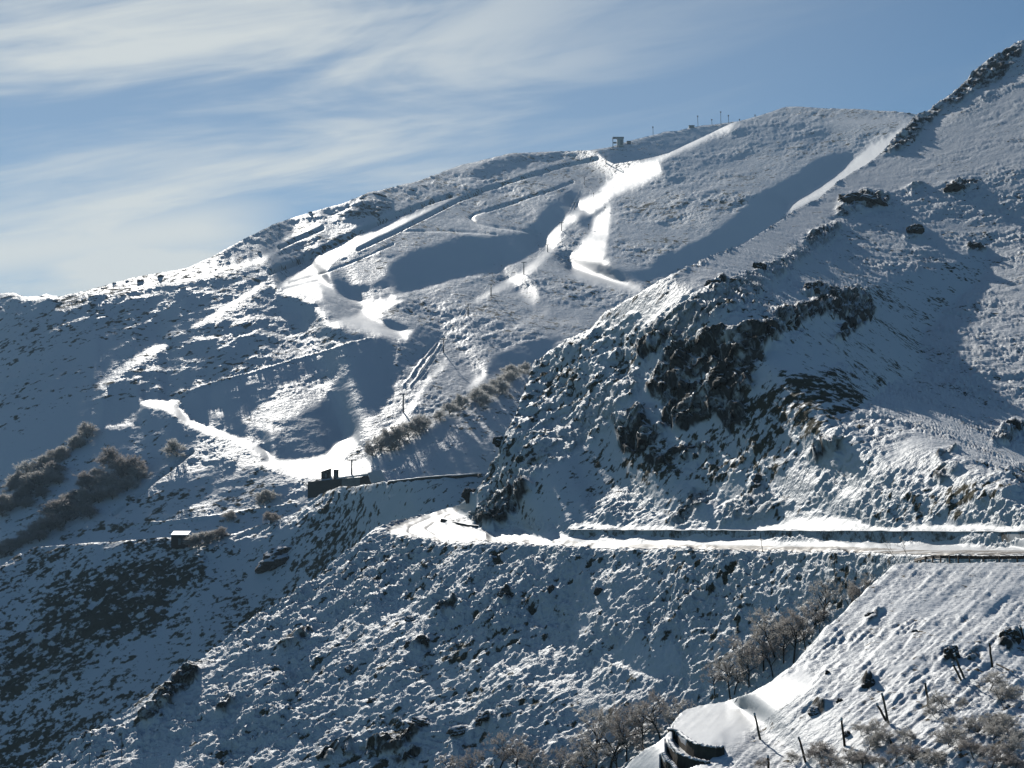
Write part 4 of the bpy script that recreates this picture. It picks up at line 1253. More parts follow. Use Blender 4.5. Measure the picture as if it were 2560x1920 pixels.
# ------------------------------------------------------------------ guard rail
def guard_rail():
    tops = Z('e', (700, 612), (735, 604), (780, 592), (845, 580), (945, 570), (1055, 565), (1178, 566), (1300, 570), (1455, 572), (1648, 575), (1865, 574), (2115, 572)) + [(2590, 1393)]
    foots = Z('e', (700, 655), (735, 658), (780, 660), (845, 662), (945, 662), (1055, 662), (1178, 655), (1300, 655), (1455, 668), (1648, 662), (1865, 660), (2115, 658)) + [(2590, 1409)]
    ds = [171, 168, 165, 162, 160, 158, 156.5, 155, 153.5, 152, 150, 148, 146]
    rnd = random.Random(3)
    P = []
    for (x, y), (fx, fy), d in zip(tops, foots, ds):
        rx, rz = ray(x, y)
        P.append(Vector((float(rx) * d, d, float(rz) * d)))
    root = empty('guard_rail', P[-1] - Vector((0, 0, .8)), 'dark steel guard rail on posts at the edge of the embankment', 'guard rail')
    O = root.location
    bm = bmesh.new()
    prof = [(-.15, 0), (-.11, .07), (-.04, .07), (0, .02), (.04, .07), (.11, .07), (.15, 0)]      # W-beam
    fine = []
    for a, b in zip(P[:-1], P[1:]):
        for k in range(4):
            fine.append(a.lerp(b, k / 4))
    fine.append(P[-1])
    rows = []
    for i, p in enumerate(fine):
        t = fine[min(i + 1, len(fine) - 1)] - fine[max(i - 1, 0)]
        t.z = 0
        n = Vector((-t.y, t.x, 0)).normalized()
        if n.y < 0:
            n = -n
        rows.append([bm.verts.new(p - O + n * q + Vector((0, 0, z))) for z, q in prof] + [bm.verts.new(p - O + n * (q - .012) + Vector((0, 0, z))) for z, q in prof[::-1]])
    k = len(rows[0])
    for r0, r1 in zip(rows[:-1], rows[1:]):
        for i in range(k):
            bm.faces.new((r0[i], r1[i], r1[(i + 1) % k], r0[(i + 1) % k]))
    bmesh.ops.recalc_face_normals(bm, faces=bm.faces)
    to_obj('beam', bm, M_RUST, root)
    for (fx, fy), p, d in zip(foots, P, ds):
        bm = bmesh.new()
        zf = float(ray(fx, fy)[1]) * d
        q = p - O
        box(bm, (q.x - .06, q.y - .16, zf - O.z - .5), (q.x + .06, q.y - .02, q.z + .17))
        to_obj('post', bm, M_RUST, root)


guard_rail()

# ------------------------------------------------------------------ ski lift
def pylon(i, n, base, h, wdt):
    o = empty('lift_pylon', base, ('lowest' if i == 0 else 'uppermost' if i == n - 1 else ORD[i]) + (' ski lift pylon, beside the lift base huts' if i == 0 else ' ski lift pylon on the slope, counted up from the lift base'), 'pylon', 'ski lift pylons up the mountain')
    bm = bmesh.new()
    tube(bm, (0, 0, -1.5), (0, 0, h), .46 * wdt, .32 * wdt, 8)
    to_obj('mast', bm, M_STEEL, o)
    bm = bmesh.new()
    box(bm, (-2.1 * wdt, -.22, h - .02), (2.1 * wdt, .22, h + .45))
    to_obj('crossarm', bm, M_STEEL, o)
    for s in (-1, 1):
        bm = bmesh.new()
        for j in (-1, 0, 1):
            tube(bm, (s * 1.5 * wdt - .08, j * .5, h + .1), (s * 1.5 * wdt + .08, j * .5, h + .1), .22, .22, 8)
        box(bm, (s * 1.5 * wdt - .05, -.8, h - .06), (s * 1.5 * wdt + .05, .8, h + .06))
        to_obj('sheave_row', bm, M_STEEL, o)
    return [Vector(base) + Vector((s * 1.5 * wdt, 0, h + .33)) for s in (-1, 1)]


pl = []
for code, top, base in (('4', (430, 880), (440, 952)), ('4', (740, 460), (757, 567)), ('2', (990, 1350), (1006, 1428)), ('2', (1135, 1135), (1155, 1207)), ('2', (1284, 1010), (1298, 1082)),
                        ('2', (1486, 877), (1499, 950)), ('g', (120, 1085), (132, 1152)), ('g', (272, 815), (290, 908)), ('g', (432, 590), (442, 668)), ('g', (543, 290), (562, 383)), ('g', (798, 50), (808, 127))):
    (tx, ty), (bx, by) = Z(code, top, base)
    pl.append((bx, by, max(by - ty, 16)))
ends = []
for i, (bx, by, hp) in enumerate(pl):
    b = F.on(bx, by)
    ends.append(pylon(i, len(pl), b, min(max(hp * b.y / FPX, 6.5), 10.0), 1.0))
stn = H.on(*Z('b', (270, 580))[0])
for s in (0, 1):
    pts = [ends[0][s] + Vector((0, -26, -5))] + [e[s] for e in ends] + [stn + Vector((s * 2 - 1, 0, 6))]
    bm = bmesh.new()
    for a, b in zip(pts[:-1], pts[1:]):
        q = [a.lerp(b, k / 6) - Vector((0, 0, (b - a).length * .022 * 4 * (k / 6) * (1 - k / 6))) for k in range(7)]
        for u, v in zip(q[:-1], q[1:]):
            tube(bm, u, v, .045, .045, 3, False)
    tag(to_obj('lift_cable', bm, M_CABLE), ('left' if s == 0 else 'right') + ' haul cable running up the line of ski lift pylons', 'cable', 'ski lift cables')

# summit station: cabin with a projecting gantry
def summit():
    k = stn.y / FPX * REG['b'][2]                        # metres per note unit there
    o = empty('summit_station', stn, 'pale summit lift station with open gantry on the skyline', 'lift station')
    bm = bmesh.new()
    w, h = 90 * k, 118 * k
    box(bm, (-w * .45, -4, -1), (w * .55, 3, h))
    to_obj('cabin', bm, M_WHITEP, o)
    bm = bmesh.new()
    box(bm, (-w * 1.15, -4.2, h * .93), (w * .62, 3.2, h * 1.06))
    to_obj('roof', bm, M_GREYP, o)
    for y in (-3.6, 2.6):
        bm = bmesh.new()
        tube(bm, (-w * 1.08, y, -h * .5), (-w * 1.08, y, h * .94), .3, .3, 6)
        to_obj('gantry_leg', bm, M_STEEL, o)
    bm = bmesh.new()
    tube(bm, (-w * .75, 0, h * .35), (-w * .75, 0, h * .5), 2.2, 2.2, 14)
    to_obj('bullwheel', bm, M_STEEL, o)
    bm = bmesh.new()
    box(bm, (w * .05, -4.06, h * .1), (w * .4, -3.98, h * .7))
    to_obj('door', bm, M_GREYP, o)


summit()


def shed(name, base, w, d, h, label, cat, wall_m, roof_m, slope=0.0, over=.35, rz=0.0, win=0, roof_t=.25):
    o = empty(name, base, label, cat, rz=rz)
    bm = bmesh.new()
    hexa(bm, [(-w / 2, -d / 2, -1.5), (w / 2, -d / 2, -1.5), (w / 2, d / 2, -1.5), (-w / 2, d / 2, -1.5),
              (-w / 2, -d / 2, h), (w / 2, -d / 2, h + slope), (w / 2, d / 2, h + slope), (-w / 2, d / 2, h)])
    to_obj('wall', bm, wall_m, o)
    bm = bmesh.new()
    s = slope / w
    a, b = -w / 2 - over, w / 2 + over
    hexa(bm, [(a, -d / 2 - over, h + s * (a + w / 2) + .01), (b, -d / 2 - over, h + s * (b + w / 2) + .01), (b, d / 2 + over, h + s * (b + w / 2) + .01), (a, d / 2 + over, h + s * (a + w / 2) + .01),
              (a, -d / 2 - over, h + s * (a + w / 2) + roof_t), (b, -d / 2 - over, h + s * (b + w / 2) + roof_t), (b, d / 2 + over, h + s * (b + w / 2) + roof_t), (a, d / 2 + over, h + s * (a + w / 2) + roof_t)])
    to_obj('roof', bm, roof_m, o)
    bm = bmesh.new()
    box(bm, (-.45, -d / 2 - .05, -.2), (.45, -d / 2 - .003, min(2.0, h * .8)))
    to_obj('door', bm, M_GREYP, o)
    for k in range(win):
        bm = bmesh.new()
        x = -w * .32 + k * w * .6
        box(bm, (x - .35, -d / 2 - .05, h * .45), (x + .35, -d / 2 - .003, h * .8))
        to_obj('window', bm, M_STEEL, o)
    return o


def mpp(layer_pt, code):
    return layer_pt.y / FPX * REG[code][2]


p = H.on(*Z('b', (405, 556))[0]); k = mpp(p, 'b')
shed('machine_hut', p, 55 * k, 5, 34 * k, 'small dark hut just right of the summit lift station', 'hut', M_DARKWOOD, M_GREYP)
p = H.on(*Z('b', (1265, 328))[0]); k = mpp(p, 'b')
shed('ridge_hut', p, 75 * k, 6, 24 * k, 'low grey building on the ridge left of the tall masts', 'building', M_GREYP, M_GREYP)
p = F.on(*Z('a', (468, 458))[0]); k = mpp(p, 'a')
shed('lift_hut', p, 140 * k, 4.0, 80 * k, 'larger brown hut with a slanting roof at the lift base', 'hut', M_DARKWOOD, M_DARKWOOD, slope=48 * k, win=0)
p = F.on(*Z('a', (612, 462))[0]); k = mpp(p, 'a')
shed('ticket_booth', p, 68 * k, 2.6, 116 * k, 'narrow dark booth right of the larger lift base hut', 'booth', M_DARKWOOD, M_DARKWOOD, slope=0, over=.5)

# long building dug into the slope below the yard
def base_building():
    d0 = float(F.at(*Z('a', (900, 470))[0])) - 14
    def w_(x, y, d):
        px, py = Z('a', (x, y))[0]
        rx, rz = ray(px, py)
        return Vector((float(rx) * d, d, float(rz) * d))
    base = w_(690, 640, d0)
    o = empty('lift_building', base, 'long dark building with a snowy roof dug in below the lift yard', 'building')
    def part(name, pts, mat):
        bm = bmesh.new()
        hexa(bm, [q - base for q in pts])
        bmesh.ops.recalc_face_normals(bm, faces=bm.faces)
        return to_obj(name, bm, mat, o)
    def slab(xa, ta, ba, xb, tb, bb, thick, da=0, db=0):
        return [w_(xa, ba, d0 + da), w_(xb, bb, d0 + db), w_(xb, bb, d0 + db) + Vector((0, thick, 0)), w_(xa, ba, d0 + da) + Vector((0, thick, 0)),
                w_(xa, ta, d0 + da), w_(xb, tb, d0 + db), w_(xb, tb, d0 + db) + Vector((0, thick, 0)), w_(xa, ta, d0 + da) + Vector((0, thick, 0))]
    part('wall', slab(180, 520, 800, 700, 468, 760, 9), M_STONE)
    part('wall', slab(702, 470, 740, 985, 448, 720, 9, -.6, -.6), M_CONC)
    part('wall', slab(987, 448, 700, 1150, 545, 690, 9, -.3, -.3), M_STONE)
    # gable and its snow-covered roof slope on the right
    bm = bmesh.new()
    a, b, c = w_(985, 452, d0 - .9), w_(1102, 400, d0 - .9), w_(1155, 545, d0 - .9)
    q = w_(985, 600, d0 - .9)
    f = [bm.verts.new(v - base) for v in (q, w_(1155, 600, d0 - .9), c, b, a)]
    g = [bm.verts.new(v - base + Vector((0, .4, 0))) for v in (q, w_(1155, 600, d0 - .9), c, b, a)]
    bm.faces.new(f); bm.faces.new(g[::-1])
    for i in range(5):
        bm.faces.new((f[i], g[i], g[(i + 1) % 5], f[(i + 1) % 5]))
    bmesh.ops.recalc_face_normals(bm, faces=bm.faces)
    to_obj('gable', bm, M_DARKWOOD, o)
    bm = bmesh.new()
    r = [w_(1104, 398, d0 - 1.0), w_(1160, 545, d0 - 1.6), w_(1370, 490, d0 + 6), w_(1306, 352, d0 + 7.5)]
    lo = [bm.verts.new(v - base) for v in r]
    hi = [bm.verts.new(v - base + Vector((0, .2, .5))) for v in r]
    bm.faces.new(lo[::-1]); bm.faces.new(hi)
    for i in range(4):
        bm.faces.new((lo[i], lo[(i + 1) % 4], hi[(i + 1) % 4], hi[i]))
    bmesh.ops.recalc_face_normals(bm, faces=bm.faces)
    to_obj('roof', bm, M_SNOW, o)
    part('roof_edge', slab(640, 452, 474, 1100, 394, 418, 9, -1.0, -1.0), M_SNOW)


base_building()

# lone hut by the lower road
hp_ = Z('f', (1790, 1348))[0]
p = G.on(hp_[0], max(hp_[1], float(topG(hp_[0])) + 3)); k = p.y / FPX * REG['f'][2]
hut = shed('road_hut', p + Vector((0, -1, 0)), 165 * k, 4.5, 84 * k, 'small lone hut with a snow-white roof beside the lower road', 'hut', M_DARKWOOD, M_WHITEP, over=.1, roof_t=.2)
bm = bmesh.new()
hexa(bm, [(-85 * k, -2.7, 88 * k), (85 * k, -2.7, 88 * k), (85 * k, 2.5, 118 * k), (-85 * k, 2.5, 118 * k), (-85 * k, -2.7, 94 * k), (85 * k, -2.7, 94 * k), (85 * k, 2.5, 126 * k), (-85 * k, 2.5, 126 * k)])
to_obj('snow_cover', bm, M_SNOW, hut)


# ------------------------------------------------------------------ poles and posts
def pole(name, base, top, r, mat, label, cat, group=None, n=7, cap=None):
    base, top = Vector(base), Vector(top)
    v = top - base
    bm = bmesh.new()
    N = 5
    rnd = random.Random(int(base.x * 31 + base.y * 7))
    prev = -v.normalized() * .5
    for i in range(1, N + 1):
        q = v * (i / N) + Vector((rnd.uniform(-1, 1), rnd.uniform(-1, 1), 0)) * r * .35
        tube(bm, prev, q, r * (1.08 - .05 * i), r * (1.03 - .05 * i), n, cap=(i in (1, N)))
        prev = q
    o = empty(name, base, label, cat, group)
    to_obj('shaft', bm, mat, o)
    bm = bmesh.new()
    if cap == 'frost':
        tube(bm, v - v.normalized() * .12, v + v.normalized() * .05, r * .98, r * .7, n)
        to_obj('snow_tip', bm, M_SNOW, o)
    elif cap == 'head':
        box(bm, (v.x - r * 2.4, v.y - r, v.z - r * 5), (v.x + r * 2.4, v.y + r, v.z))
        to_obj('head', bm, mat, o)
    else:
        bm.free()
    return o


for i, (tx, ty, by, lb) in enumerate(((735, 300, 418, 'thin mast on the ridge right of the summit station'), (1352, 155, 305, 'mast with a small head right of the ridge building'),
                                      (1548, 210, 290, 'short mast between the taller masts on the ridge'), (1670, 95, 282, 'tallest mast on the ridge below the rounded summit'),
                                      (1774, 155, 272, 'dark mast right of the tallest mast on the ridge'))):
    b = H.on(*Z('b', (tx + 4, by))[0])
    pole('ridge_mast', b, b + Vector((-.3, 0, (by - ty) * mpp(b, 'b'))), .38, M_STEEL, lb, 'mast', 'masts on the ridge', 6, 'head')
for tx, by, lb in ((2140, 166, 'tiny stake on the left shoulder of the rounded summit'), (1925, 232, 'tiny stake where the ridge meets the rounded summit')):
    b = F.on(*Z('b', (tx, by + 3))[0])
    pole('stake', b, b + Vector((0, 0, 30 * mpp(b, 'b'))), .3, M_WOOD, lb, 'stake', None, 5, 'head')
for (x, y), lb in zip(Z('g', (660, 528), (798, 692), (607, 892)), ('upper marker pole in the snow gully beside the lift', 'middle marker pole at the right edge of the snow gully', 'lower marker pole at the foot of the snow gully')):
    b = F.on(x, y)
    pole('marker_pole', b, b + Vector((0, 0, 5.0)), .22, M_WOOD, lb, 'pole', 'marker poles in the gully', 5, 'head')
b = B.on(1907, 1379)
pole('snow_pole', b, b + Vector((-.35, 0, 50 * b.y / FPX)), .055, M_DARKWOOD, 'thin snow marker pole at the outer edge of the road', 'pole', None, 6, 'frost')
for (x, ty, by), lb in zip(((305, 1833, 1908), (225, 1880, 1912), (262, 1872, 1906)), ('taller thin stick at the lower left corner of the bushy slope', 'leftmost short stick at the lower left of the bushy slope', 'short stick between the two others at lower left')):
    b = B.on(x, max(by, float(topB(x)) + 6))
    pole('stick', b, b + Vector((-.1, 0, (by - ty) * b.y / FPX)), .06, M_WOOD, lb, 'stick', 'sticks at the lower left', 5, 'frost')
posts = [((20, 725), (70, 945), 'pale fence post at the edge of the terrace'), ((380, 920), (440, 1140), 'leaning fence post below the terrace, near the bottom edge'),
         ((728, 765), (757, 990), 'dark fence post left of the frosted bushes'), ((1015, 645), (1092, 802), 'short leaning post of the crossed pair'),
         ((1058, 565), (1112, 817), 'tall thin post of the crossed pair'), ((1410, 480), (1442, 677), 'dark post in the middle of the fence line'),
         ((1630, 315), (1700, 482), 'pale leaning post beneath the dark rock'), ((1645, 245), (1716, 478), 'second pale post leaning against its neighbour beneath the dark rock'),
         ((1930, 155), (1956, 342), 'dark upright post right of the rock'), ((130, 1070), (136, 1168), 'short post at the bottom edge below the terrace'),
         ((1115, 930), (1147, 992), 'stump of a post among the frosted bushes'), ((2180, 10), (2206, 120), 'post beside the dark bush at the right edge')]
for (t0, b0, lb) in posts:
    (tx, ty), (bx, by) = Z('d', t0, b0)
    b = A.on(bx, by)
    rx, rz = ray(tx, ty)
    pole('fence_post', b, Vector((float(rx) * b.y, b.y, float(rz) * b.y)), .075, M_WOOD if 'pale' in lb or 'tall' in lb else M_DARKWOOD, lb, 'fence post', 'old fence posts on the near slope', 7, 'frost')
(ax, ay), (cx_, cy_) = Z('d', (1990, 345), (2122, 412))
pa, pc = A.on(ax, ay) + Vector((0, 0, .25)), A.on(cx_, cy_) + Vector((0, 0, .12))
bm = bmesh.new()
tube(bm, (0, 0, 0), pc - pa, .05, .045, 6)
tag(to_obj('fallen_rail', bm, M_WOOD, None, pa), 'fallen fence rail lying on the snow at the right', 'rail')


# ------------------------------------------------------------------ rocks
def rock_mesh(seed, flat=.7):
    rnd = np.random.RandomState(seed)
    bm = bmesh.new()
    bmesh.ops.create_icosphere(bm, subdivisions=4, radius=1.0)
    off = rnd.uniform(0, 50, 3)
    co = np.array([v.co[:] for v in bm.verts])
    d = fbm(co[:, 0] * 1.1 + off[0], co[:, 1] * 1.1 + off[1], co[:, 2] * 1.1 + off[2], 4, .55)
    f = np.round(co @ rnd.normal(size=3) * 1.6) * .10
    co = co * (1 + .42 * d + f * .3)[:, None]
    co[:, 2] *= flat
    for v, c in zip(bm.verts, co):
        v.co = c
    for fc in bm.faces:
        fc.material_index = 0
    bm.normal_update()
    return bm


M_SNOWROCK, _t = new_mat('snow_topped_rock')
_co = _t.n('ShaderNodeTexCoord').outputs['Object']
_g = _t.n('ShaderNodeNewGeometry')
_s = _t.n('ShaderNodeSeparateXYZ')
_t.set(_s.inputs[0], _g.outputs['Normal'])
_n = _t.noise(_co, 2.2, 5.0, .65)
_m = _t.smooth(_t.math('ADD', _s.outputs[2], _t.math('MULTIPLY', _t.math('SUBTRACT', _n, .5), 1.1)), .62, .85)
_c = _t.mix(_m, _t.mix(_n, (.028, .024, .019), (.13, .11, .088)), (.78, .79, .81))
_b = _t.n('ShaderNodeBsdfPrincipled')
_t.set(_b.inputs['Base Color'], _c)
_b.inputs['Roughness'].default_value = .85
_b.inputs['Specular IOR Level'].default_value = .15
_bp = _t.n('ShaderNodeBump')
_bp.inputs['Strength'].default_value = .9
_bp.inputs['Distance'].default_value = .15
_t.set(_bp.inputs['Height'], _t.noise(_co, 4.0, 6.0, .7))
_t.set(_b.inputs['Normal'], _bp.outputs[0])
_t.set(_t.n('ShaderNodeOutputMaterial').inputs[0], _b.outputs[0])

ROCKS = []
for k in range(5):
    bm = rock_mesh(20 + k)
    me = bpy.data.meshes.new('boulder')
    bm.to_mesh(me)
    bm.free()
    me.materials.append(M_SNOWROCK)
    ROCKS.append(me)


def rock(layer, code, x, y, rw, rh, label, k=0, name='boulder', group=None, sink=.25):
    px, py = Z(code, (x, y))[0]
    p = layer.on(px, py)
    s = p.y / FPX * REG[code][2]
    o = bpy.data.objects.new(name, ROCKS[k % 5])
    if layer is A:
        rw, rh = rw * .78, rh * .78
    if layer in (F, K):
        rw, rh = rw * .6, rh * .30
    o.location = p + Vector((0, rw * s * .3, -rh * s * .25))
    o.scale = (rw * s, rw * s * .8, rh * s / .7)
    o.rotation_euler = (0, rad(-12), rad(37 * k))
    COL.objects.link(o)
    return tag(o, label, 'rock', group)


for i, a in enumerate([(K, '1', 40, 350, 60, 18, 'flat rock at the left end of the skyline'), (K, '1', 250, 348, 28, 16, 'small dark rock on the low left skyline'),
                       (F, '1', 340, 378, 34, 22, 'dark rock just below the left skyline, right of the small one'),
                       (F, '1', 630, 300, 36, 34, 'first rock of the row on the left skyline'), (F, '1', 705, 268, 26, 22, 'second rock of the row on the left skyline'),
                       (F, '1', 785, 250, 24, 16, 'third, flattest rock of the row on the left skyline'), (F, '1', 870, 252, 46, 36, 'fourth and tallest rock of the row on the left skyline'),
                       (F, '1', 992, 222, 50, 24, 'last rock of the row on the left skyline'), (F, '1', 575, 405, 40, 22, 'rock on the open slope below the skyline row'),
                       (F, '1', 1325, 180, 18, 14, 'small lone rock near the upper left track'), (F, '1', 1590, 75, 20, 20, 'small dark boulder above the upper left track'),
                       (F, '1', 1130, 295, 40, 18, 'flat rock below the last skyline rock'), (F, '1', 1570, 360, 26, 14, 'rock at the lower end of the bright left track'),
                       (F, '2', 800, 430, 42, 26, 'dark rock on the middle skyline, left of its twin'), (F, '2', 880, 405, 36, 22, 'dark rock on the middle skyline, right of its twin'),
                       (F, '2', 600, 462, 70, 30, 'broad dark outcrop on the middle skyline'), (F, '2', 500, 480, 30, 14, 'low rock left of the broad skyline outcrop'), (F, '2', 190, 565, 30, 10, 'flat dark slab on the skyline left of the outcrops'),
                       (F, '3', 1608, 425, 22, 16, 'dark rock on the skyline where summit and right mountain meet'),
                       (B, '4', 1172, 595, 44, 40, 'dark boulder below the pale frosted trees'), (B, '4', 1365, 500, 46, 34, 'dark boulder at the right foot of the pale frosted trees'),
                       (G, '6', 1620, 440, 140, 70, 'very large dark bush-covered rock on the shaded valley side'), (B, '6', 500, 1490, 40, 30, 'brown boulder at the lower left edge of the bushy slope'),
                       (G, '6', 1380, 628, 26, 14, 'small rock in the middle of the shaded valley side'),
                       (B, '7', 325, 1120, 34, 26, 'lone dark rock low on the bushy slope'), (B, '7', 560, 775, 42, 34, 'left rock of the dark pair in the bushy slope'), (B, '7', 655, 770, 34, 24, 'right rock of the dark pair in the bushy slope'),
                       (B, '7', 1130, 490, 36, 26, 'brown rock high on the bushy slope'), (B, '7', 1435, 465, 26, 36, 'narrow brown rock below the straight road'), (B, '7', 1720, 440, 32, 30, 'dark rock right of the narrow brown one'),
                       (B, '7', 870, 1310, 70, 28, 'snow-capped flat rock near the bottom of the bushy slope'), (B, '7', 1020, 1250, 54, 24, 'flat rock above the snow-capped one near the bottom'),
                       (B, '7', 190, 910, 46, 26, 'dark rock at the left side of the bushy slope'), (B, '7', 560, 610, 40, 22, 'dark rock above the rock pair on the bushy slope'),
                       (B, '7', 640, 850 + 420, 90, 40, 'long dark rock low at the left of the bushy slope'),
                       (B, '3', 1380, 900, 140, 52, 'largest dark crag on the upper right mountain'), (B, '3', 1860, 830, 78, 34, 'dark crag right of the largest on the upper right mountain'),
                       (B, '3', 1640, 1060, 50, 30, 'dark rock below the two upper crags'), (B, '3', 1960, 1130, 46, 26, 'brown rock at the head of the shaded gully'), (B, '3', 600, 1325, 50, 38, 'dark rock on the left shoulder of the right mountain'),
                       (B, '3', 835, 1245, 40, 36, 'dark rock above the one on the left shoulder'), (B, '3', 1100, 1365, 60, 44, 'left block on top of the big cliff'), (B, '3', 1210, 1360, 50, 30, 'right block on top of the big cliff'),
                       (B, '5', 840, 1050, 34, 52, 'upright rock above the straight road'),
                       (A, '8', 1350, 1200, 46, 42, 'brown rock with a blue shadow on the near slope'), (A, '8', 1800, 1050, 62, 64, 'large dark rock behind the leaning posts'), (A, '8', 1930, 1040, 44, 42, 'brown rock between the large dark rock and the right edge'),
                       (A, '8', 2130, 960, 80, 64, 'dark mossy rock at the right edge of the near slope'), (A, '8', 1365, 820, 34, 30, 'small brown rock high on the near embankment'), (A, '8', 1610, 910, 26, 20, 'little stone in the middle of the near embankment'),
                       (A, '8', 1130, 1145, 20, 26, 'little stone low on the embankment above the bright snow'), (A, '8', 1060, 1340, 66, 28, 'low ledge of rock beside the bright terrace snow'), (A, '8', 1240, 1480, 34, 34, 'dark rock behind the fence post among the bushes'),
                       (A, '8', 1200, 1290, 30, 34, 'small rock between the ledge and the brown rock')]):
    rock(*a, k=i)


# ------------------------------------------------------------------ trees and shrubs
def grow(seed, levels, n_first, spread, up, len0, decay, r0, twig_n, lean=0.0):
    """branch segments of a unit-high plant, plus the twig ends"""
    rnd = random.Random(seed)
    segs, tips = [], []

    def go(p, d, ln, r, lev):
        n = 3 if lev < 2 else 2
        q = p
        for i in range(n):
            d2 = (d + Vector((rnd.gauss(0, .16), rnd.gauss(0, .16), rnd.gauss(0, .10) + up * .06))).normalized()
            q2 = q + d2 * ln / n
            ra, rb = r * (1 - .25 * i / n), r * (1 - .25 * (i + 1) / n)
            segs.append((q, q2, ra, rb, lev))
            if lev >= 1 and lev < levels and i > 0 or (lev == 0 and i > 0):
                kids = n_first if lev == 0 else rnd.randint(2, 3)
                for k in range(kids if lev == 0 else 1 + (i == n - 1)):
                    ax = Vector((rnd.gauss(0, 1), rnd.gauss(0, 1), rnd.gauss(0, .35)))
                    ax = (ax - ax.project(d2)).normalized()
                    nd = (d2 * (1 - spread) + ax * spread * rnd.uniform(.7, 1.3) + Vector((0, 0, up * .25))).normalized()
                    if lev < levels:
                        go(q2 if k else q.lerp(q2, .5), nd, ln * decay * rnd.uniform(.75, 1.15), rb * .62, lev + 1)
            q, d = q2, d2
        if lev >= levels - 1:
            tips.append((q, d))
    go(Vector((0, 0, 0)), Vector((lean, 0, 1)).normalized(), len0, r0, 0)
    return segs, tips, rnd


def plant_meshes(name, seed, levels=4, n_first=4, spread=.6, up=.5, len0=.45, decay=.66, r0=.022, twigs=9, twig_len=.09, frost=.5, flake=.016, leaf=0.0, lean=0.0, minr=.0016, trunk_lev=1):
    segs, tips, rnd = grow(seed, levels, n_first, spread, up, len0, decay, r0, twigs, lean)
    bt, bc = bmesh.new(), bmesh.new()
    for a, b, ra, rb, lev in segs:
        if lev <= trunk_lev:
            tube(bt, a, b, max(ra, minr * 2), max(rb, minr * 1.6), 5, False)
        else:
            tube(bc, a, b, max(ra, minr * 1.5), max(rb, minr), 3, False, 0)

    def ribbon(p, q, w, mi):
        d = q - p
        s = d.cross(Vector((rnd.gauss(0, 1), rnd.gauss(0, 1), rnd.gauss(0, 1)))).normalized() * w
        f = bc.faces.new([bc.verts.new(v) for v in (p - s, p + s, q + s * .4, q - s * .4)])
        f.material_index = mi
    for p, d in tips:
        for k in range(twigs):
            v = (d * .9 + Vector((rnd.gauss(0, .7), rnd.gauss(0, .7), rnd.gauss(0, .55) + .15))).normalized()
            q = p + v * twig_len * rnd.uniform(.5, 1.3)
            ribbon(p - d * twig_len * rnd.uniform(0, .8), q, minr * 1.1, 0)
            if rnd.random() < frost:
                c = p.lerp(q, rnd.uniform(.2, 1))
                e = Vector((rnd.gauss(0, 1), rnd.gauss(0, 1), rnd.gauss(0, .6))).normalized() * flake * rnd.uniform(.6, 1.5)
                ribbon(c, c + e, flake * .45 * rnd.uniform(.5, 1.2), 1)
            if leaf and rnd.random() < leaf:
                c = p.lerp(q, rnd.uniform(.3, 1))
                e = Vector((rnd.gauss(0, 1), rnd.gauss(0, 1), rnd.gauss(0, .6))).normalized() * flake * 1.3
                ribbon(c, c + e, flake * .5, 2)
    zmax = max([v.co.z for v in bc.verts] + [.01])
    for bmx in (bt, bc):
        for v in bmx.verts:
            v.co /= zmax
    mt, mc = bpy.data.meshes.new('trunk'), bpy.data.meshes.new('crown')
    bt.to_mesh(mt)
    bc.to_mesh(mc)
    bt.free()
    bc.free()
    return mt, mc


def kit(meshes, twig, frost, leaf=None, bark=None):
    out = []
    for mt, mc in meshes:
        mt2, mc2 = mt.copy(), mc.copy()
        mt2.materials.clear(); mc2.materials.clear()
        mt2.materials.append(bark or M_BARK)
        for m in (twig, frost, leaf or twig):
            mc2.materials.append(m)
        out.append((mt2, mc2))
    return out


_bush = [plant_meshes('bush', 100 + k, levels=4, n_first=5, spread=.62, up=.4, len0=.36, decay=.72, r0=.03, twigs=9, twig_len=.13, frost=.9, flake=.034, minr=.0040, trunk_lev=0) for k in range(4)]
_tree = [plant_meshes('tree', 200 + k, levels=5, n_first=4, spread=.60, up=.40, len0=.52, decay=.60, r0=.021, twigs=5, twig_len=.07, frost=.7, flake=.016, minr=.0017, lean=.12 * (k - 1)) for k in range(4)]
_shrub = [plant_meshes('shrub', 300 + k, levels=4, n_first=5, spread=.68, up=.25, len0=.34, decay=.72, r0=.018, twigs=9, twig_len=.11, frost=.9, flake=.022, leaf=.25 * (k % 2), minr=.0026, trunk_lev=0, lean=.3 * (k - 1)) for k in range(4)]
_sap = [plant_meshes('sapling', 400 + k, levels=3, n_first=2, spread=.45, up=.7, len0=.8, decay=.42, r0=.013, twigs=6, twig_len=.06, frost=.5, flake=.012, minr=.0018, lean=-.35 + .3 * k) for k in range(2)]
PALE = kit(_bush, M_TWIGP, M_FROST, None, M_BARKF)
GREY = kit(_bush, M_TWIG, M_FROST, None, M_BARKF)
BROWN = kit(_bush, M_BROWN, M_FROSTB)
MID = kit(_tree, M_TWIG, M_FROST)
MIDB = kit(_tree, M_BROWN, M_FROSTB)
SHRUB = kit(_shrub, M_TWIG, M_FROST, M_LEAF)
LEAFY = kit(_shrub, M_BROWN, M_FROSTB, M_LEAF)
SAP = kit(_sap, M_TWIG, M_FROST)
_trnd = random.Random(11)


def plant(name, base, h, wide, kind, k, label, cat, group):
    o = empty(name, base, label, cat, group, rz=_trnd.uniform(0, 6.28), scale=(h * wide, h * wide, h))
    mt, mc = kind[k % len(kind)]
    for nm, me in (('trunk', mt), ('crown', mc)):
        c = bpy.data.objects.new(nm, me)
        COL.objects.link(c)
        c.parent = o
    return o


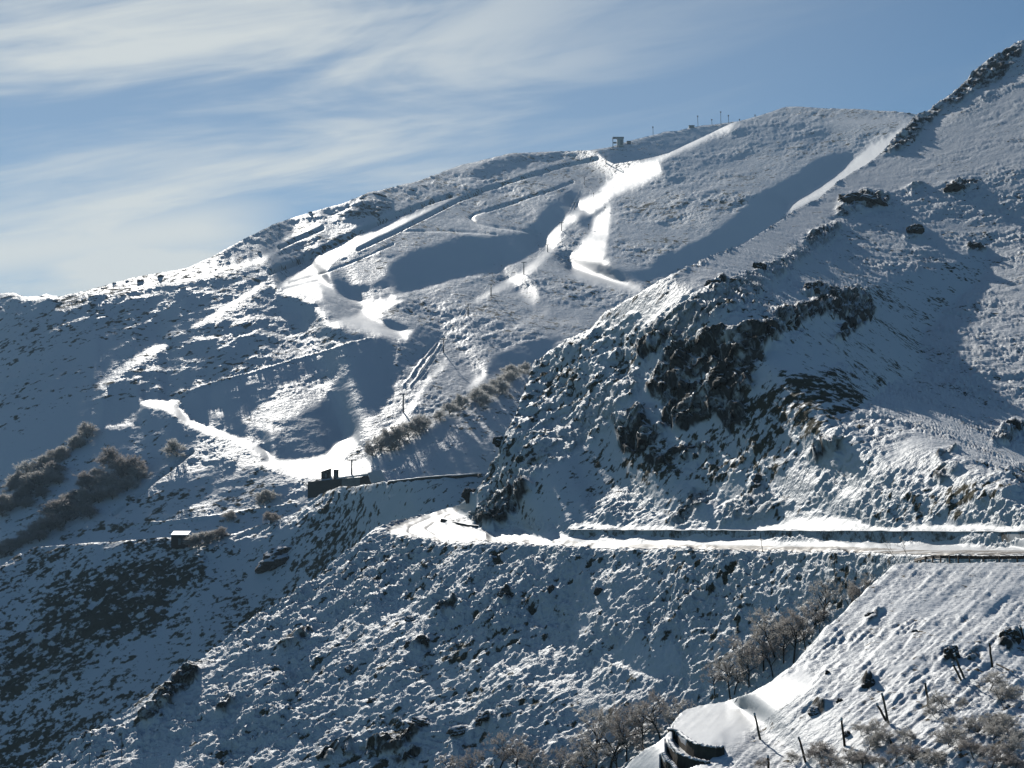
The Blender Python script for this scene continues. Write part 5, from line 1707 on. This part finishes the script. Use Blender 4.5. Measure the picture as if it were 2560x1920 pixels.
def grove(layer, code, spots, kinds, name, text, group, hmul=2.3, wide=1.1, cat='tree', dz=0.0):
    """spots: (x, y of crown centre, crown radius) in note units"""
    sp = sorted(spots, key=lambda q: q[0])
    for i, (x, y, r) in enumerate(sp):
        px, py = Z(code, (x, y + r * .75))[0]
        b = layer.on(px, max(py, float(layer.top(px)) + 2)) + Vector((0, 0, dz))
        h = r * hmul * b.y / FPX * REG[code][2] * _trnd.uniform(.85, 1.2)
        b.z -= .20 * h                       # the lowest branches are buried in snow
        plant(name, b, h, wide * _trnd.uniform(.9, 1.15), kinds[i % len(kinds)], i, '%s %s' % (ORD[i], text), cat, group)


grove(F, 'f', [(870, 300, 95), (800, 410, 75), (720, 440, 80), (620, 500, 85), (540, 545, 90), (470, 600, 85), (380, 645, 85), (300, 700, 95), (220, 750, 85), (150, 800, 80), (85, 855, 70)],
      [GREY, PALE], 'frosted_tree', 'frosted tree from the left in the upper row of the far left grove', 'upper row of frosted trees at the far left')
grove(F, 'f', [(570, 690, 85), (490, 740, 90), (400, 810, 90), (310, 870, 90), (200, 960, 85), (110, 1030, 85), (30, 1090, 80), (590, 780, 70), (430, 900, 70), (260, 1010, 75)],
      [BROWN, GREY], 'brown_tree', 'brown frosted tree from the left in the lower row of the far left grove', 'lower row of brown trees at the far left')
grove(F, 'f', [(1120, 590, 105), (1190, 690, 95), (1300, 680, 110), (1370, 735, 85), (985, 745, 85), (1080, 800, 105), (1250, 830, 90), (900, 830, 95), (1120, 920, 80), (985, 950, 85)],
      [BROWN, GREY], 'grove_tree', 'large frosted tree from the left in the dense grove beside the dark ditch', 'dense grove beside the ditch', hmul=2.6)
grove(F, 'f', [(760, 930, 95), (850, 970, 90), (640, 1000, 95), (740, 1070, 85), (560, 1080, 95), (650, 1160, 85), (880, 1090, 85), (540, 1180, 80), (500, 1230, 90), (420, 1240, 90), (330, 1290, 85), (390, 1330, 80)],
      [GREY, BROWN], 'hillside_tree', 'frosted tree from the left on the lower hillside below the dense grove', 'trees below the dense grove')
grove(F, 'f', [(230, 1330, 75), (150, 1400, 75), (85, 1440, 75), (30, 1490, 75), (280, 1370, 60)], [GREY], 'roadside_tree', 'grey frosted tree from the left by the end of the lower road', 'trees at the end of the lower road')
grove(F, 'f', [(1750, 480, 100)], [PALE], 'lone_tree', 'and only frosted tree standing alone below the snow track', 'lone frosted tree')
grove(G, 'f', [(1960, 1310, 75), (2030, 1260, 75), (1890, 1390, 65), (2100, 1225, 60)], [GREY, PALE], 'hut_shrub', 'frosted shrub from the left in the clump right of the lone hut', 'shrubs by the lone hut', cat='shrub')
grove(F, '6', [(1310, 210, 36)], [GREY], 'road_shrub', 'and only small shrub between the lone hut and the lift road', 'shrub between hut and lift road', cat='shrub')
grove(F, '6', [(1510, 110, 40), (1560, 95, 42)], [PALE], 'ridge_shrub', 'pale shrub from the left of the pair below the lift building', 'pair of shrubs below the lift building', cat='shrub')
grove(G, '6', [(1560, 190, 38), (1250, 300, 40)], [BROWN], 'dark_shrub', 'dark shrub from the left on the ridge below the lift building', 'dark shrubs below the lift building', cat='shrub')
grove(F, '4', [(1505, 290, 55), (1445, 315, 58), (1385, 350, 58), (1325, 385, 58), (1265, 430, 58), (1195, 465, 58), (1120, 495, 55), (1040, 550, 45), (985, 590, 35), (1230, 500, 45), (1350, 420, 50)],
      [PALE], 'pale_tree', 'pale frosted tree from the left in the slanting row in mid-slope', 'slanting row of pale frosted trees', hmul=2.1, wide=1.0)
grove(F, '4', [(850, 640, 62), (790, 670, 62), (735, 710, 62), (670, 730, 60), (610, 760, 58), (565, 800, 48), (880, 620, 45), (700, 770, 45)],
      [GREY, PALE], 'copse_tree', 'greyish frosted tree from the left in the copse above the lift base', 'copse above the lift base', hmul=2.1, wide=1.0)

# bare trees in the gully behind the embankment: (top x, top y, base x, base y)
gul = [(560, 740, 660, 1160), (700, 600, 775, 960), (780, 640, 835, 1050), (1030, 330, 1065, 780), (1190, 345, 1220, 815), (1110, 420, 1135, 830), (1470, 110, 1500, 470), (1580, 60, 1690, 400), (1740, 70, 1800, 330), (1350, 260, 1390, 620),
       (1880, 40, 1900, 240), (930, 480, 960, 900), (480, 860, 520, 1120), (1300, 420, 1330, 720), (1000, 620, 1040, 960), (640, 820, 700, 1120), (1440, 330, 1470, 580)]
gul = sorted(gul)
for i, (tx, ty, bx, by) in enumerate(gul):
    (tpx, tpy), (bpx, bpy_) = Z('h', (tx, ty), (bx, by))
    b = B.on(bpx, bpy_ + 6)
    plant('gully_tree', b, (bpy_ + 6 - tpy) * b.y / FPX, .85, MID if i % 3 else MIDB, i, '%s bare frosted tree from the left along the edge of the near embankment' % ORD[i], 'tree', 'bare trees behind the embankment')
low = [(1050, 1320, 1090, 1600), (1200, 1335, 1220, 1610), (930, 1400, 950, 1620), (1440, 1390, 1450, 1620), (1560, 1340, 1580, 1620), (1660, 1160, 1700, 1560), (1750, 1090, 1780, 1540), (1860, 1180, 1880, 1480), (1960, 1150, 1990, 1440),
       (2060, 1040, 2100, 1380), (2140, 1080, 2160, 1340), (1320, 1420, 1330, 1640), (780, 1440, 800, 1640), (1820, 1300, 1830, 1560), (1620, 1330, 1640, 1600)]
low = sorted(low)
for i, (tx, ty, bx, by) in enumerate(low):
    (tpx, tpy), (bpx, bpy_) = Z('7', (tx, ty), (bx, by))
    b = B.on(bpx, bpy_)
    plant('lower_tree', b, (bpy_ - tpy) * b.y / FPX, .9, MIDB if i % 2 or i < 5 else MID, i + 1, '%s bare tree from the left along the bottom edge left of the terrace' % ORD[i], 'tree', 'bare trees along the bottom edge')
for i, (tx, ty, bx, by) in enumerate([(350, 310, 492, 655), (560, 290, 640, 648)]):
    (tpx, tpy), (bpx, bpy_) = Z('e', (tx, ty), (bx, by))
    b = A.on(bpx, bpy_ + 4)
    o = plant('sapling', b, (bpy_ + 4 - tpy) * b.y / FPX, .8, SAP, i, ('left' if i == 0 else 'right') + ' thin sapling at the far end of the guard rail', 'sapling', 'saplings by the guard rail')
    o.rotation_euler = (0, rad(-16 if i == 0 else -10), 0)
# near shrubs: centre x, y, radius, kind
near = [(560, 1060, 110, 'L'), (780, 1080, 90, 'S'), (890, 860, 70, 'S'), (1010, 860, 85, 'S'), (960, 980, 70, 'S'), (1120, 930, 70, 'S'), (1230, 930, 80, 'S'), (1310, 1060, 100, 'L'), (1430, 1090, 80, 'S'), (1600, 920, 100, 'S'), (1600, 790, 70, 'S'),
        (1760, 830, 90, 'S'), (1880, 800, 100, 'S'), (1960, 900, 100, 'S'), (2080, 830, 90, 'S'), (1800, 1010, 110, 'L'), (1950, 1080, 130, 'L'), (2090, 1010, 110, 'S'), (2160, 1120, 90, 'L'), (1560, 620, 80, 'S'), (1940, 480, 90, 'S'), (2030, 560, 90, 'S'),
        (340, 1080, 60, 'S'), (100, 1130, 50, 'L'), (1180, 1060, 70, 'L'), (900, 1130, 80, 'L'), (1480, 700, 60, 'S'), (1700, 640, 50, 'S'), (2180, 930, 70, 'S'), (660, 1130, 80, 'L'), (1040, 1120, 70, 'L')]
ns, nl = 0, 0
for x, y, r, kd in sorted(near):
    px, py = Z('d', (x, y + r * .8))[0]
    b = A.on(px, py)
    if kd == 'S':
        lb, ns = '%s frosted grey shrub from the left on the near slope' % ORD[ns], ns + 1
    else:
        lb, nl = '%s brown-leaved shrub from the left at the bottom right' % ORD[nl], nl + 1
    plant('near_shrub', b, r * 1.9 * b.y / FPX * REG['d'][2], 1.25, LEAFY if kd == 'L' else SHRUB, ns + nl, lb, 'shrub', 'frosted grey shrubs on the near slope' if kd == 'S' else 'brown-leaved shrubs at the bottom right')
for i, (tx, ty, bx, by) in enumerate([(1480, 440, 1640, 718), (1990, 440, 2048, 698), (1790, 540, 1815, 690)]):
    (tpx, tpy), (bpx, bpy_) = Z('d', (tx, ty), (bx, by))
    b = A.on(bpx, bpy_)
    o = plant('near_sapling', b, (bpy_ - tpy) * b.y / FPX, .9, SAP, i, ('bent sapling leaning left among the near shrubs', 'upright sapling at the right among the near shrubs', 'small thin sapling between the two larger ones')[i], 'sapling', 'saplings on the near slope')
    o.rotation_euler = (0, rad((-28, -10, -6)[i]), 0)

# ------------------------------------------------------------------ haze
def haze():
    bm = bmesh.new()
    bmesh.ops.create_cube(bm, size=1.0)
    lo, hi = Vector((-1500, -120, -160)), Vector((1500, 3000, 640))
    for v in bm.verts:
        v.co = Vector(((lo[i] + hi[i]) / 2 + v.co[i] * (hi[i] - lo[i]) for i in range(3)))
    me = bpy.data.meshes.new('haze')
    bm.to_mesh(me)
    m, t = new_mat('haze_air')
    v = t.n('ShaderNodeVolumePrincipled')
    v.inputs['Color'].default_value = (0.50, 0.74, 1.0, 1)
    v.inputs['Density'].default_value = 0.000055
    v.inputs['Anisotropy'].default_value = 0.15
    out = t.n('ShaderNodeOutputMaterial')
    t.set(out.inputs['Volume'], v.outputs[0])
    me.materials.append(m)
    o = bpy.data.objects.new('haze', me)
    o['kind'] = 'stuff'
    COL.objects.link(o)


haze()
